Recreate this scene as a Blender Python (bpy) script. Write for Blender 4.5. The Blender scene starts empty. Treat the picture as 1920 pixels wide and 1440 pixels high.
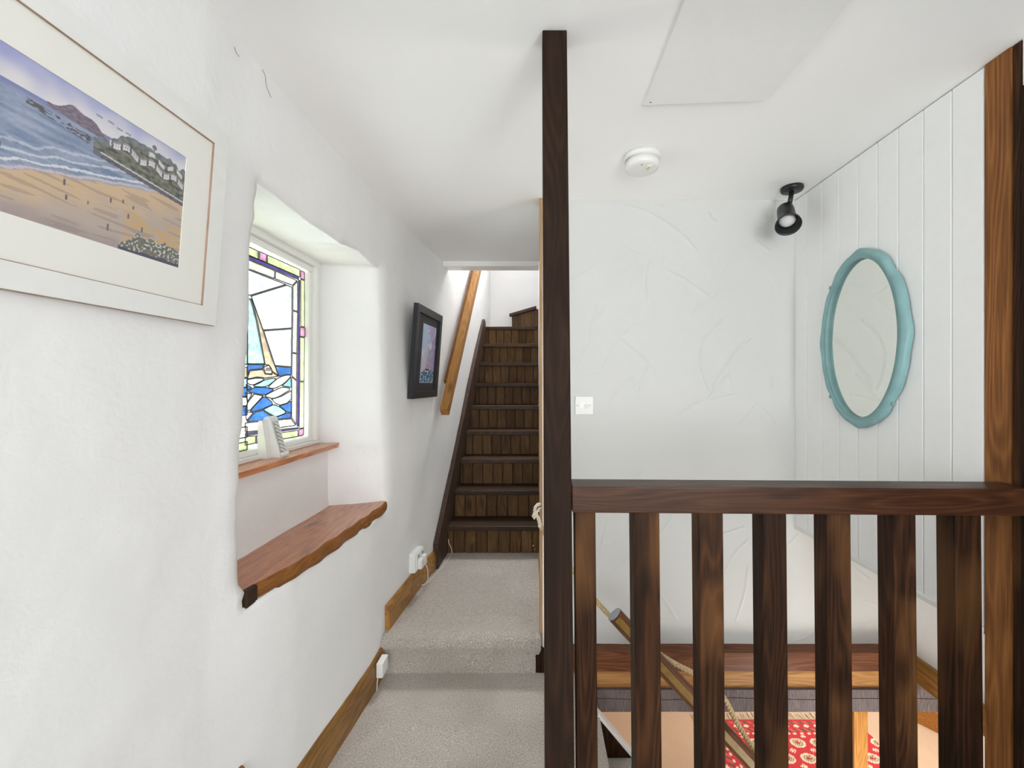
import bpy, bmesh, math, random
import numpy as np
from mathutils import Vector, Matrix, noise as mnoise

random.seed(7)
S = bpy.context.scene
C = S.collection
PI = math.pi

# ------------------------------------------------------------------ camera, world, lights, exposure
F = 800.0            # focal length in photo pixels (1920 wide)
VX, VY = 1005.0, 720.0
EYE = 1.275
cam = bpy.data.objects.new('camera', bpy.data.cameras.new('camera'))
C.objects.link(cam)
cam.location = (0, 0, EYE)
cam.rotation_euler = (PI / 2, 0, 0)
cam.data.sensor_width = 36
cam.data.lens = 36 * F / 1920
cam.data.shift_x = -(VX - 960) / 1920
cam.data.shift_y = 0.0
cam.data.clip_start = 0.02
S.camera = cam

w = bpy.data.worlds.new('overcast_sky')
S.world = w
w.use_nodes = True
w.node_tree.nodes['Background'].inputs[0].default_value = (0.90, 0.96, 1.0, 1)
w.node_tree.nodes['Background'].inputs[1].default_value = 0.8


def area(name, loc, target, size, size_y, power, color=(1, 1, 1), spread=PI):
    l = bpy.data.lights.new(name, 'AREA')
    l.shape = 'RECTANGLE'
    l.size, l.size_y = size, size_y
    l.energy = power
    l.color = color
    l.spread = spread
    o = bpy.data.objects.new(name, l)
    C.objects.link(o)
    o.location = loc
    d = Vector(target) - Vector(loc)
    o.rotation_euler = d.to_track_quat('-Z', 'Y').to_euler()
    return o


area('daylight_outside_window', (-1.8, 1.40, 0.80), (-0.9, 1.55, 1.42), 1.7, 1.4, 88, (0.98, 0.99, 1.0))
area('fill_rear', (0.15, -4.2, 0.95), (0.0, 0.5, 2.6), 1.8, 1.8, 56, (0.93, 0.97, 1.0))  # added fill lamp behind the camera, no known window there
area('fill_side', (1.145, -0.75, 1.30), (-0.7, 1.4, 2.2), 1.0, 1.0, 27, (0.95, 0.98, 1.0))  # invented fill from the right, brightens the left wall and corridor
area('daylight_upper_landing', (1.35, 4.35, 3.0), (-0.6, 4.0, 1.6), 0.9, 0.9, 1.5, (0.98, 0.98, 1.0))
area('fill_stair_top', (-0.22, 4.05, 3.42), (-0.33, 2.1, 0.5), 0.5, 0.8, 21, (0.98, 0.99, 1.0), 1.9)  # unseen fill added above the stairs to lift treads and corridor
area('daylight_lower_room', (2.6, 3.0, 0.25), (1.2, 3.0, -1.3), 1.4, 1.2, 40, (1.0, 0.93, 0.85))
area('fill_stairwell_foot', (1.35, 1.15, -0.85), (1.1, 1.9, 0.1), 0.6, 0.6, 12, (1.0, 0.95, 0.89))  # hidden lamp added to brighten the low part of the back wall

S.view_settings.view_transform = 'Standard'
S.view_settings.look = 'None'
S.view_settings.gamma = 1
S.view_settings.use_curve_mapping = False
S.view_settings.exposure = 0.42
S.cycles.use_denoising = True
S.cycles.max_bounces = 14
S.cycles.diffuse_bounces = 8
S.cycles.transparent_max_bounces = 12
S.cycles.caustics_reflective = False
S.cycles.caustics_refractive = False
S.cycles.sample_clamp_indirect = 8


# ------------------------------------------------------------------ materials
def new_mat(name):
    m = bpy.data.materials.new(name)
    m.use_nodes = True
    nt = m.node_tree
    return m, nt, nt.nodes['Principled BSDF']


def nd(nt, t, **kw):
    n = nt.nodes.new(t)
    for k, v in kw.items():
        setattr(n, k, v)
    return n


def ramp(nt, fac, stops):
    r = nd(nt, 'ShaderNodeValToRGB')
    els = r.color_ramp.elements
    while len(els) < len(stops):
        els.new(0.5)
    for e, (p, c) in zip(els, stops):
        e.position = p
        e.color = (*c, 1)
    nt.links.new(fac, r.inputs[0])
    return r.outputs[0]


def noise_tex(nt, vec, scale, detail=3, rough=0.5, dist=0.0):
    n = nd(nt, 'ShaderNodeTexNoise')
    n.inputs['Scale'].default_value = scale
    n.inputs['Detail'].default_value = detail
    n.inputs['Roughness'].default_value = rough
    n.inputs['Distortion'].default_value = dist
    if vec is not None:
        nt.links.new(vec, n.inputs['Vector'])
    return n.outputs['Fac']


def mixc(nt, fac, a, b, mode='MIX'):
    m = nd(nt, 'ShaderNodeMix', data_type='RGBA', blend_type=mode)
    for i, v in ((0, fac), (6, a), (7, b)):
        if hasattr(v, 'is_linked'):
            nt.links.new(v, m.inputs[i])
        elif i == 0:
            m.inputs[0].default_value = v
        else:
            m.inputs[i].default_value = (*v, 1)
    return m.outputs[2]


def math_n(nt, op, a, b=0.0, c=0.0):
    m = nd(nt, 'ShaderNodeMath', operation=op)
    for i, v in enumerate((a, b, c)):
        if hasattr(v, 'is_linked'):
            nt.links.new(v, m.inputs[i])
        else:
            m.inputs[i].default_value = v
    return m.outputs[0]


def bump(nt, bsdf, h, strength=0.3, dist=0.002):
    b = nd(nt, 'ShaderNodeBump')
    b.inputs['Strength'].default_value = strength
    b.inputs['Distance'].default_value = dist
    nt.links.new(h, b.inputs['Height'])
    nt.links.new(b.outputs[0], bsdf.inputs['Normal'])


def obj_vec(nt, scale, vary=True):
    tc = nd(nt, 'ShaderNodeTexCoord')
    out = tc.outputs['Object']
    if vary:
        oi = nd(nt, 'ShaderNodeObjectInfo')
        add = nd(nt, 'ShaderNodeVectorMath', operation='ADD')
        ml = math_n(nt, 'MULTIPLY', oi.outputs['Random'], 37.0)
        cb = nd(nt, 'ShaderNodeCombineXYZ')
        for i in range(3):
            nt.links.new(ml, cb.inputs[i])
        nt.links.new(out, add.inputs[0])
        nt.links.new(cb.outputs[0], add.inputs[1])
        out = add.outputs[0]
    mp = nd(nt, 'ShaderNodeMapping')
    mp.inputs['Scale'].default_value = scale
    nt.links.new(out, mp.inputs['Vector'])
    return mp.outputs[0]


def plain(name, col, rough=0.6, metal=0.0, var=0.0, coat=0.0, scale=30):
    m, nt, b = new_mat(name)
    v = obj_vec(nt, (1, 1, 1), False)
    n = noise_tex(nt, v, scale, 3)
    lo = tuple(max(0, c * (1 - var)) for c in col)
    hi = tuple(min(1, c * (1 + var)) for c in col)
    nt.links.new(ramp(nt, n, [(0.3, lo), (0.7, hi)]), b.inputs['Base Color'])
    b.inputs['Roughness'].default_value = rough
    b.inputs['Metallic'].default_value = metal
    b.inputs['Coat Weight'].default_value = coat
    return m


def wood(name, dark, mid, light, axis='Z', rough=0.45, ring=1.0, patch=0.5, coat=0.0, patch_col=None, spec=0.12):
    """stained softwood: growth lines running along the axis, dark knots, patchy stain"""
    m, nt, b = new_mat(name)
    a = {'X': 0, 'Y': 1, 'Z': 2}[axis]
    sc = [9 * ring] * 3
    sc[a] = 0.9 * ring
    v = obj_vec(nt, sc)
    f = noise_tex(nt, v, 1.0, 2, 0.45, 0.25)
    fr = math_n(nt, 'FRACT', math_n(nt, 'MULTIPLY', f, 22.0))
    tri = math_n(nt, 'ABSOLUTE', math_n(nt, 'SUBTRACT', fr, 0.5))
    base = ramp(nt, tri, [(0.0, tuple(0.45 * p + 0.55 * q for p, q in zip(dark, mid))), (0.22, mid), (0.5, light)])
    sc2 = [260] * 3
    sc2[a] = 7
    fine = noise_tex(nt, obj_vec(nt, sc2), 1.0, 3)
    base = mixc(nt, 0.35, base, ramp(nt, fine, [(0.35, dark), (0.65, light)]))
    sc3 = [6] * 3
    sc3[a] = 2.2
    pt = noise_tex(nt, obj_vec(nt, sc3), 1.0, 3, 0.6)
    pf = ramp(nt, pt, [(0.36, (1, 1, 1)), (0.62, (0, 0, 0))])
    base = mixc(nt, math_n(nt, 'MULTIPLY', pf, patch), base, dark)
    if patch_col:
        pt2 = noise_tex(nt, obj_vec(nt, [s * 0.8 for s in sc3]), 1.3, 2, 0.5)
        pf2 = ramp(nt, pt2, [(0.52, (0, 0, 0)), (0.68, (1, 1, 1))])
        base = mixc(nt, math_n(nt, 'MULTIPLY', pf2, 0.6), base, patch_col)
    oi2 = nd(nt, 'ShaderNodeObjectInfo')
    hs = nd(nt, 'ShaderNodeHueSaturation')
    nt.links.new(math_n(nt, 'ADD', math_n(nt, 'MULTIPLY', oi2.outputs['Random'], 0.55), 0.74), hs.inputs['Value'])
    nt.links.new(base, hs.inputs['Color'])
    base = hs.outputs[0]
    # knots
    sc4 = [7.5] * 3
    sc4[a] = 2.6
    vo = nd(nt, 'ShaderNodeTexVoronoi')
    vo.inputs['Scale'].default_value = 1.0
    nt.links.new(obj_vec(nt, sc4), vo.inputs['Vector'])
    kf = ramp(nt, vo.outputs['Distance'], [(0.07, (1, 1, 1)), (0.17, (0, 0, 0))])
    base = mixc(nt, math_n(nt, 'MULTIPLY', kf, 0.6), base, tuple(c * 0.45 for c in dark))
    nt.links.new(base, b.inputs['Base Color'])
    rr = ramp(nt, fine, [(0.3, (rough * 0.8,) * 3), (0.7, (min(1, rough * 1.25),) * 3)])
    nt.links.new(rr, b.inputs['Roughness'])
    b.inputs['Coat Weight'].default_value = coat
    b.inputs['Coat Roughness'].default_value = 0.25
    b.inputs['Specular IOR Level'].default_value = spec
    bump(nt, b, math_n(nt, 'ADD', fine, math_n(nt, 'MULTIPLY', tri, 0.5)), 0.25, 0.0012)
    return m


def plaster(name, col, bumps=((6, 0.006, 0.35), (60, 0.001, 0.3)), stain=0.03):
    m, nt, b = new_mat(name)
    v = obj_vec(nt, (1, 1, 1), False)
    n1 = noise_tex(nt, v, 2.2, 4, 0.6)
    lo = tuple(c * (1 - stain) for c in col)
    nt.links.new(ramp(nt, n1, [(0.35, lo), (0.6, col)]), b.inputs['Base Color'])
    b.inputs['Roughness'].default_value = 0.75
    b.inputs['Specular IOR Level'].default_value = 0.3
    h = None
    for s, d, k in bumps:
        n = math_n(nt, 'MULTIPLY', noise_tex(nt, v, s, 4, 0.55, 0.3), d * 1000)
        h = n if h is None else math_n(nt, 'ADD', h, n)
    bump(nt, b, h, 0.5, 0.001)
    return m


def carpet_mat(name, c1, c2, c3):
    m, nt, b = new_mat(name)
    v = obj_vec(nt, (1, 1, 1), False)
    n = noise_tex(nt, v, 210, 3, 0.75)
    n2 = noise_tex(nt, v, 3.0, 2, 0.5, 0.4)
    base = ramp(nt, n, [(0.32, c1), (0.5, c2), (0.68, c3)])
    base = mixc(nt, ramp(nt, n2, [(0.42, (0, 0, 0)), (0.6, (0.28,) * 3)]), base, c1)
    nt.links.new(base, b.inputs['Base Color'])
    b.inputs['Roughness'].default_value = 0.95
    b.inputs['Specular IOR Level'].default_value = 0.1
    b.inputs['Sheen Weight'].default_value = 0.35
    bump(nt, b, n, 0.9, 0.004)
    return m


def vcol_mat(name, rough=0.5, coat=0.0, bumpy=0.0):
    m, nt, b = new_mat(name)
    a = nd(nt, 'ShaderNodeVertexColor')
    a.layer_name = 'Col'
    nt.links.new(a.outputs[0], b.inputs['Base Color'])
    b.inputs['Roughness'].default_value = rough
    b.inputs['Coat Weight'].default_value = coat
    b.inputs['Coat Roughness'].default_value = 0.03
    if bumpy:
        v = obj_vec(nt, (1, 1, 1), False)
        bump(nt, b, noise_tex(nt, v, 300, 2), 0.6, bumpy)
    return m


def glass_pane_mat(name, col, tr=0.86):
    m, nt, b = new_mat(name)
    nt.nodes.remove(b)
    out = nt.nodes['Material Output']
    v = obj_vec(nt, (1, 1, 1))
    n = noise_tex(nt, v, 35, 3, 0.6, 1.0)
    lo = tuple(c * 0.72 for c in col)
    c = ramp(nt, n, [(0.3, lo), (0.65, col)])
    tl = nd(nt, 'ShaderNodeBsdfTranslucent')
    nt.links.new(c, tl.inputs[0])
    tp = nd(nt, 'ShaderNodeBsdfTransparent')
    nt.links.new(c, tp.inputs[0])
    gl = nd(nt, 'ShaderNodeBsdfGlossy')
    gl.inputs['Roughness'].default_value = 0.15
    m1 = nd(nt, 'ShaderNodeMixShader')
    m1.inputs[0].default_value = tr
    nt.links.new(tl.outputs[0], m1.inputs[1])
    nt.links.new(tp.outputs[0], m1.inputs[2])
    m2 = nd(nt, 'ShaderNodeMixShader')
    m2.inputs[0].default_value = 0.05
    nt.links.new(m1.outputs[0], m2.inputs[1])
    nt.links.new(gl.outputs[0], m2.inputs[2])
    nt.links.new(m2.outputs[0], out.inputs[0])
    bp = nd(nt, 'ShaderNodeBump')
    bp.inputs['Strength'].default_value = 0.5
    nt.links.new(n, bp.inputs['Height'])
    nt.links.new(bp.outputs[0], gl.inputs['Normal'])
    return m


M = {}
M['plaster'] = plaster('white_plaster', (0.88, 0.88, 0.877))
M['plaster_rough'] = plaster('rough_white_plaster', (0.845, 0.845, 0.84), ((7, 0.006, 1), (38, 0.0024, 1)))
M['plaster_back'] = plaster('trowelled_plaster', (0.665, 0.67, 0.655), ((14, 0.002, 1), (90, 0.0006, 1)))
M['plaster_stair'] = plaster('stair_plaster', (0.87, 0.86, 0.85), ((9, 0.006, 1), (60, 0.002, 1)))
M['ceiling'] = plaster('ceiling_white', (0.915, 0.915, 0.912), ((3, 0.003, 1), (120, 0.0003, 1)), 0.015)
M['panel_white'] = plain('white_gloss_boards', (0.905, 0.91, 0.91), 0.4, var=0.01)
M['white_paint'] = plain('white_gloss_paint', (0.84, 0.84, 0.82), 0.35, var=0.01)
M['white_plastic'] = plain('white_plastic', (0.80, 0.80, 0.78), 0.35, var=0.01)
M['grey_plastic'] = plain('dark_grey_plastic', (0.25, 0.25, 0.25), 0.5)  # grey for screws, slots, rockers and the alarm's seam
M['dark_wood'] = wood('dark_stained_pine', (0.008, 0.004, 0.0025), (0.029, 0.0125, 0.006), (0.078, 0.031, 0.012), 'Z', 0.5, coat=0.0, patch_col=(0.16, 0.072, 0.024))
M['dark_wood_post'] = wood('dark_brown_post_pine', (0.012, 0.007, 0.005), (0.024, 0.0135, 0.009), (0.038, 0.021, 0.013), 'Z', 0.6, spec=0.08)
M['dark_wood_x'] = wood('red_brown_rail_pine', (0.026, 0.010, 0.005), (0.058, 0.021, 0.009), (0.100, 0.039, 0.016), 'X', 0.42, patch=0.3, coat=0.22)
M['stair_tread'] = wood('stair_tread_pine', (0.032, 0.019, 0.012), (0.062, 0.036, 0.023), (0.10, 0.058, 0.036), 'X', 0.42, coat=0.06)
M['stair_board'] = wood('stair_board_pine', (0.050, 0.026, 0.011), (0.115, 0.062, 0.026), (0.18, 0.10, 0.042), 'Z', 0.5, patch=0.5)
M['stringer'] = wood('stringer_pine', (0.036, 0.022, 0.015), (0.066, 0.041, 0.030), (0.105, 0.068, 0.052), 'Z', 0.45, coat=0.05)
M['post_orange'] = wood('orange_brown_post_pine', (0.09, 0.032, 0.010), (0.20, 0.078, 0.024), (0.33, 0.140, 0.042), 'Z', 0.45, patch=0.35, coat=0.05)
M['pine'] = wood('honey_pine', (0.24, 0.10, 0.025), (0.42, 0.20, 0.055), (0.52, 0.27, 0.085), 'Y', 0.4, patch=0.15)
M['skirt'] = wood('varnished_skirting_pine', (0.13, 0.058, 0.014), (0.31, 0.145, 0.030), (0.46, 0.24, 0.065), 'Y', 0.35, patch=0.4, coat=0.3)
M['skirt_x'] = wood('red_varnished_board', (0.085, 0.030, 0.014), (0.17, 0.058, 0.026), (0.27, 0.105, 0.045), 'X', 0.38, patch=0.3, coat=0.2)
M['pine_x'] = wood('light_pine_board', (0.18, 0.085, 0.030), (0.34, 0.165, 0.055), (0.46, 0.25, 0.095), 'X', 0.42, patch=0.2)
M['rail_dark'] = wood('dark_mopstick_wood', (0.06, 0.024, 0.012), (0.11, 0.045, 0.022), (0.17, 0.075, 0.038), 'Y', 0.35, coat=0.2)
M['ochre'] = plain('ochre_groove', (0.24, 0.14, 0.022), 0.45, var=0.2)
M['oak_grey'] = wood('grey_oak_beam', (0.075, 0.060, 0.060), (0.13, 0.105, 0.105), (0.20, 0.17, 0.17), 'Z', 0.7, ring=3, patch=0.2)
M['shelf'] = wood('polished_red_oak', (0.26, 0.080, 0.028), (0.47, 0.155, 0.055), (0.60, 0.24, 0.095), 'Y', 0.28, ring=0.8, patch=0.15, coat=0.45, spec=0.5)
M['shelf'].node_tree.nodes['Principled BSDF'].inputs['Coat Roughness'].default_value = 0.16
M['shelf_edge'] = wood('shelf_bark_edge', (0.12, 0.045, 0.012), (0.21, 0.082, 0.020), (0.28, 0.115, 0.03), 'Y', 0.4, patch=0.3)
M['shelf_dark'] = wood('shelf_dark_end', (0.025, 0.014, 0.010), (0.055, 0.028, 0.018), (0.085, 0.042, 0.026), 'Y', 0.4)
M['tan_trim'] = wood('pale_tan_trim', (0.30, 0.16, 0.07), (0.46, 0.28, 0.14), (0.58, 0.38, 0.22), 'Z', 0.5, patch=0.2)
M['carpet'] = carpet_mat('beige_carpet', (0.27, 0.23, 0.19), (0.49, 0.44, 0.39), (0.72, 0.68, 0.62))
M['carpet_low'] = carpet_mat('tan_carpet', (0.52, 0.37, 0.25), (0.66, 0.49, 0.35), (0.74, 0.58, 0.43))
M['warm_wall'] = plaster('lower_room_wall', (0.76, 0.72, 0.66))
M['black_metal'] = plain('black_metal', (0.012, 0.013, 0.013), 0.4)
M['bulb'] = plain('frosted_bulb', (0.75, 0.76, 0.77), 0.2)
M['teal'] = plain('teal_paint', (0.215, 0.385, 0.39), 0.42, var=0.10, scale=18)
M['black_frame'] = plain('black_frame_paint', (0.011, 0.012, 0.016), 0.4)
M['black_mat'] = plain('charcoal_mount', (0.022, 0.021, 0.025), 0.6)
M['white_frame'] = plain('white_frame_paint', (0.78, 0.78, 0.76), 0.45, var=0.02)
M['raw_wood'] = plain('raw_wood_edge', (0.36, 0.24, 0.17), 0.6, var=0.15)
M['mount'] = plain('cream_mount', (0.80, 0.79, 0.74), 0.6, coat=0.25)
M['lead'] = plain('lead_came', (0.17, 0.17, 0.19), 0.45, metal=0.3, var=0.2)
M['rope'] = plain('manila_rope', (0.58, 0.43, 0.24), 0.8, var=0.3, scale=160)
M['rope_pale'] = plain('pale_rope_end', (0.80, 0.74, 0.60), 0.8, var=0.15, scale=160)
M['cable'] = plain('white_cable', (0.74, 0.70, 0.63), 0.5)
M['grey_cap'] = plain('grey_end_cap', (0.33, 0.38, 0.40), 0.5)
M['crack'] = plain('crack_grey', (0.12, 0.12, 0.11), 0.9)
M['stain'] = plain('damp_stain', (0.60, 0.57, 0.51), 0.9)
M['green_led'] = plain('green_tint_plastic', (0.48, 0.66, 0.14), 0.3)
M['paint_chip'] = plain('white_paint_fleck', (0.6, 0.55, 0.52), 0.8)
M['painting'] = vcol_mat('watercolour_paper', 0.6, 0.6)
M['rug'] = vcol_mat('red_wool_rug', 0.95, 0, 0.003)
mm, nt, b = new_mat('mirror_silver')
b.inputs['Base Color'].default_value = (0.83, 0.85, 0.80, 1)
b.inputs['Metallic'].default_value = 1
b.inputs['Roughness'].default_value = 0.015
M['mirror'] = mm
GC = {'white': (0.88, 0.92, 1.0), 'cream': (0.98, 0.89, 0.83), 'green': (0.74, 0.86, 0.50), 'pink': (0.76, 0.36, 0.55),
      'purple': (0.16, 0.11, 0.50), 'blue': (0.10, 0.26, 0.66), 'lightblue': (0.50, 0.78, 0.92), 'pale': (0.82, 0.93, 0.94),
      'tan': (0.72, 0.58, 0.46), 'sail': (0.60, 0.81, 0.87), 'turq': (0.36, 0.67, 0.82)}
for k, v in GC.items():
    M['g_' + k] = glass_pane_mat(k + '_glass', tuple(c ** 0.62 for c in v))

# ------------------------------------------------------------------ helpers
ORG = {}


def tag(o, label=None, cat=None, group=None, kind=None):
    for k, v in (('label', label), ('category', cat), ('group', group), ('kind', kind)):
        if v:
            o[k] = v
    return o


def build(name, verts, faces, mat, parent=None, smooth=False, loc=None, colors=None):
    """verts are in world coordinates; the object sits under its parent with an unrotated frame"""
    base = Vector(ORG[parent.name]) if parent is not None else Vector((0, 0, 0))
    here = Vector(loc) if loc is not None else base
    me = bpy.data.meshes.new(name)
    me.from_pydata([tuple(Vector(v) - here) for v in verts], [], faces)
    mats = mat if isinstance(mat, (list, tuple)) else [mat]
    for q in mats:
        me.materials.append(q)
    if smooth:
        me.polygons.foreach_set('use_smooth', [True] * len(me.polygons))
    if colors is not None:
        ca = me.color_attributes.new('Col', 'FLOAT_COLOR', 'POINT')
        ca.data.foreach_set('color', np.asarray(colors, dtype=np.float32).ravel())
    me.update()
    o = bpy.data.objects.new(name, me)
    C.objects.link(o)
    o.location = here - base
    if parent is not None:
        o.parent = parent
    ORG[o.name] = tuple(here)
    return o


def empty(name, loc, label=None, cat=None, group=None, kind=None):
    o = bpy.data.objects.new(name, None)
    C.objects.link(o)
    o.location = loc
    o.empty_display_size = 0.05
    ORG[o.name] = tuple(loc)
    return tag(o, label, cat, group, kind)


class MB:
    """collects geometry in world coordinates"""

    def __init__(s):
        s.v, s.f = [], []

    def add(s, vs, fs):
        n = len(s.v)
        s.v += [tuple(v) for v in vs]
        s.f += [tuple(i + n for i in f) for f in fs]
        return s

    def hexa(s, p, bevel=0.0, seg=1):
        """8 corners: bottom ring 0-3, top ring 4-7"""
        fs = [(0, 3, 2, 1), (4, 5, 6, 7), (0, 1, 5, 4), (1, 2, 6, 5), (2, 3, 7, 6), (3, 0, 4, 7)]
        if bevel <= 0:
            return s.add(p, fs)
        bm = bmesh.new()
        vs = [bm.verts.new(q) for q in p]
        for f in fs:
            bm.faces.new([vs[i] for i in f])
        bmesh.ops.recalc_face_normals(bm, faces=bm.faces)
        bmesh.ops.bevel(bm, geom=list(bm.edges), offset=bevel, segments=seg, affect='EDGES', profile=0.6)
        bm.verts.index_update()
        s.add([v.co.copy() for v in bm.verts], [[v.index for v in f.verts] for f in bm.faces])
        bm.free()
        return s

    def box(s, x0, x1, y0, y1, z0, z1, bevel=0.0, seg=1):
        return s.hexa([(x0, y0, z0), (x1, y0, z0), (x1, y1, z0), (x0, y1, z0),
                       (x0, y0, z1), (x1, y0, z1), (x1, y1, z1), (x0, y1, z1)], bevel, seg)

    def bar(s, a, b_, wd, ht, up=(0, 0, 1), bevel=0.0, seg=1):
        a, b_ = Vector(a), Vector(b_)
        d = (b_ - a).normalized()
        sd = d.cross(Vector(up)).normalized() * (wd / 2)
        u = sd.cross(d).normalized() * (ht / 2)
        return s.hexa([a - sd - u, a + sd - u, b_ + sd - u, b_ - sd - u,
                       a - sd + u, a + sd + u, b_ + sd + u, b_ - sd + u], bevel, seg)

    def tube(s, pts, r, n=8, cap=True, r2=None, ref=(0, 0, 1)):
        pts = [Vector(p) for p in pts]
        rs = r if isinstance(r, (list, tuple)) else [r] * len(pts)
        base = len(s.v)
        T = []
        for i in range(len(pts)):
            t = pts[min(i + 1, len(pts) - 1)] - pts[max(i - 1, 0)]
            T.append(t.normalized() if t.length > 1e-9 else Vector((0, 0, 1)))
        nrm = T[0].cross(Vector(ref))
        if nrm.length < 1e-3:
            nrm = T[0].cross(Vector((1, 0, 0)))
        nrm.normalize()
        for i, p in enumerate(pts):
            nrm = (nrm - T[i] * nrm.dot(T[i])).normalized()
            bn = T[i].cross(nrm)
            for k in range(n):
                a = 2 * PI * k / n
                s.v.append(tuple(p + nrm * rs[i] * math.cos(a) + bn * (r2 or rs[i]) * math.sin(a)))
        for i in range(len(pts) - 1):
            for k in range(n):
                k2 = (k + 1) % n
                s.f.append((base + i * n + k, base + i * n + k2, base + (i + 1) * n + k2, base + (i + 1) * n + k))
        if cap:
            s.f.append(tuple(base + k for k in range(n))[::-1])
            s.f.append(tuple(base + (len(pts) - 1) * n + k for k in range(n)))
        return s

    def lathe(s, c, axis, prof, n=32):
        """prof: list of (radius, height along the axis)"""
        c = Vector(c)
        ax = Vector(axis).normalized()
        u = ax.cross(Vector((0.3, 0.9, 0.1))).normalized()
        v = ax.cross(u)
        base = len(s.v)
        for r, h in prof:
            for k in range(n):
                a = 2 * PI * k / n
                s.v.append(tuple(c + ax * h + u * r * math.cos(a) + v * r * math.sin(a)))
        for i in range(len(prof) - 1):
            for k in range(n):
                k2 = (k + 1) % n
                s.f.append((base + i * n + k, base + i * n + k2, base + (i + 1) * n + k2, base + (i + 1) * n + k))
        return s

    def prism(s, poly, d):
        """poly: world points in a plane, extruded by vector d"""
        d = Vector(d)
        n = len(poly)
        vs = [Vector(p) for p in poly] + [Vector(p) + d for p in poly]
        fs = [tuple(range(n))[::-1], tuple(range(n, 2 * n))]
        fs += [(i, (i + 1) % n, n + (i + 1) % n, n + i) for i in range(n)]
        return s.add(vs, fs)

    def build(s, name, mat, parent=None, **kw):
        o = build(name, s.v, s.f, mat, parent, **kw)
        bm = bmesh.new()
        bm.from_mesh(o.data)
        bmesh.ops.recalc_face_normals(bm, faces=bm.faces)
        bm.to_mesh(o.data)
        bm.free()
        return o


def box(name, x0, x1, y0, y1, z0, z1, mat, parent=None, bevel=0.0, seg=1, **kw):
    return MB().box(x0, x1, y0, y1, z0, z1, bevel, seg).build(name, mat, parent, **kw)


def rbar(name, a, b_, wx, h, mat, parent, bevel=0.004, prof=None):
    """bar running along its own local Y from a to b, so its grain follows it"""
    a, b_ = Vector(a), Vector(b_)
    L_ = (b_ - a).length
    mb = MB()
    if prof is None:
        mb.box(-wx / 2, wx / 2, 0, L_, -h / 2, h / 2, bevel, 2)
    else:
        n = len(prof)
        mb.add([(x, 0, z) for x, z in prof] + [(x, L_, z) for x, z in prof],
               [tuple(range(n)), tuple(range(n, 2 * n))[::-1]] + [(i, (i + 1) % n, n + (i + 1) % n, n + i) for i in range(n)])
    o = mb.build(name, mat, None)
    o.parent = parent
    o.location = a - Vector(ORG[parent.name])
    d = (b_ - a).normalized()
    x = d.cross(Vector((0, 0, 1))).normalized()
    z = x.cross(d)
    m = Matrix((x, d, z)).transposed()
    o.rotation_euler = m.to_euler()
    return o


def at(px, py, Y):
    """world point seen at photo pixel (px, py) at distance Y"""
    return Vector(((px - VX) * Y / F, Y, EYE - (py - VY) * Y / F))


def catmull(pts, n=6, closed=False):
    P = [Vector(p) for p in pts]
    out = []
    m = len(P)
    rng = range(m) if closed else range(m - 1)
    for i in rng:
        if closed:
            p0, p1, p2, p3 = P[i - 1], P[i], P[(i + 1) % m], P[(i + 2) % m]
        else:
            p0, p1, p2, p3 = P[max(i - 1, 0)], P[i], P[i + 1], P[min(i + 2, m - 1)]
        for k in range(n):
            t = k / n
            out.append(0.5 * ((2 * p1) + (p2 - p0) * t + (2 * p0 - 5 * p1 + 4 * p2 - p3) * t * t + (3 * p1 - p0 - 3 * p2 + p3) * t ** 3))
    if not closed:
        out.append(P[-1])
    return out


def fbm(x, y, z=0.0):
    return mnoise.fractal(Vector((x, y, z)), 0.9, 2.0, 3)


# ------------------------------------------------------------------ the setting: left wall with deep window recess
def wall_x(Y, z):
    lo = np.interp(Y, [-2.3, 0.6, 1.0, 1.27, 1.76, 1.95, 2.3, 2.6, 2.9, 4.3, 5.0], [-0.80, -0.79, -0.765, -0.722, -0.683, -0.682, -0.655, -0.62, -0.60, -0.51, -0.49])
    hi = np.interp(Y, [-2.3, 0.92, 1.06, 1.22, 1.6, 1.95, 2.3, 2.6, 2.87, 4.3, 5.0], [-0.71, -0.709, -0.719, -0.718, -0.712, -0.703, -0.69, -0.665, -0.63, -0.51, -0.49])
    t = min(1, max(0, (z - 0.8) / 0.85))
    t = t * t * (3 - 2 * t)
    return float(lo * (1 - t) + hi * t)


HY0, HY1, HZ0, HZ1 = 1.09, 1.952, 0.700, 1.802


def axis_lines(a, b_, step, keys):
    ks = sorted(set([a, b_] + [k for k in keys if a < k < b_]))
    out = []
    for p, q in zip(ks[:-1], ks[1:]):
        n = max(1, round((q - p) / step))
        out += [p + (q - p) * i / n for i in range(n)]
    return out + [b_]


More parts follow.
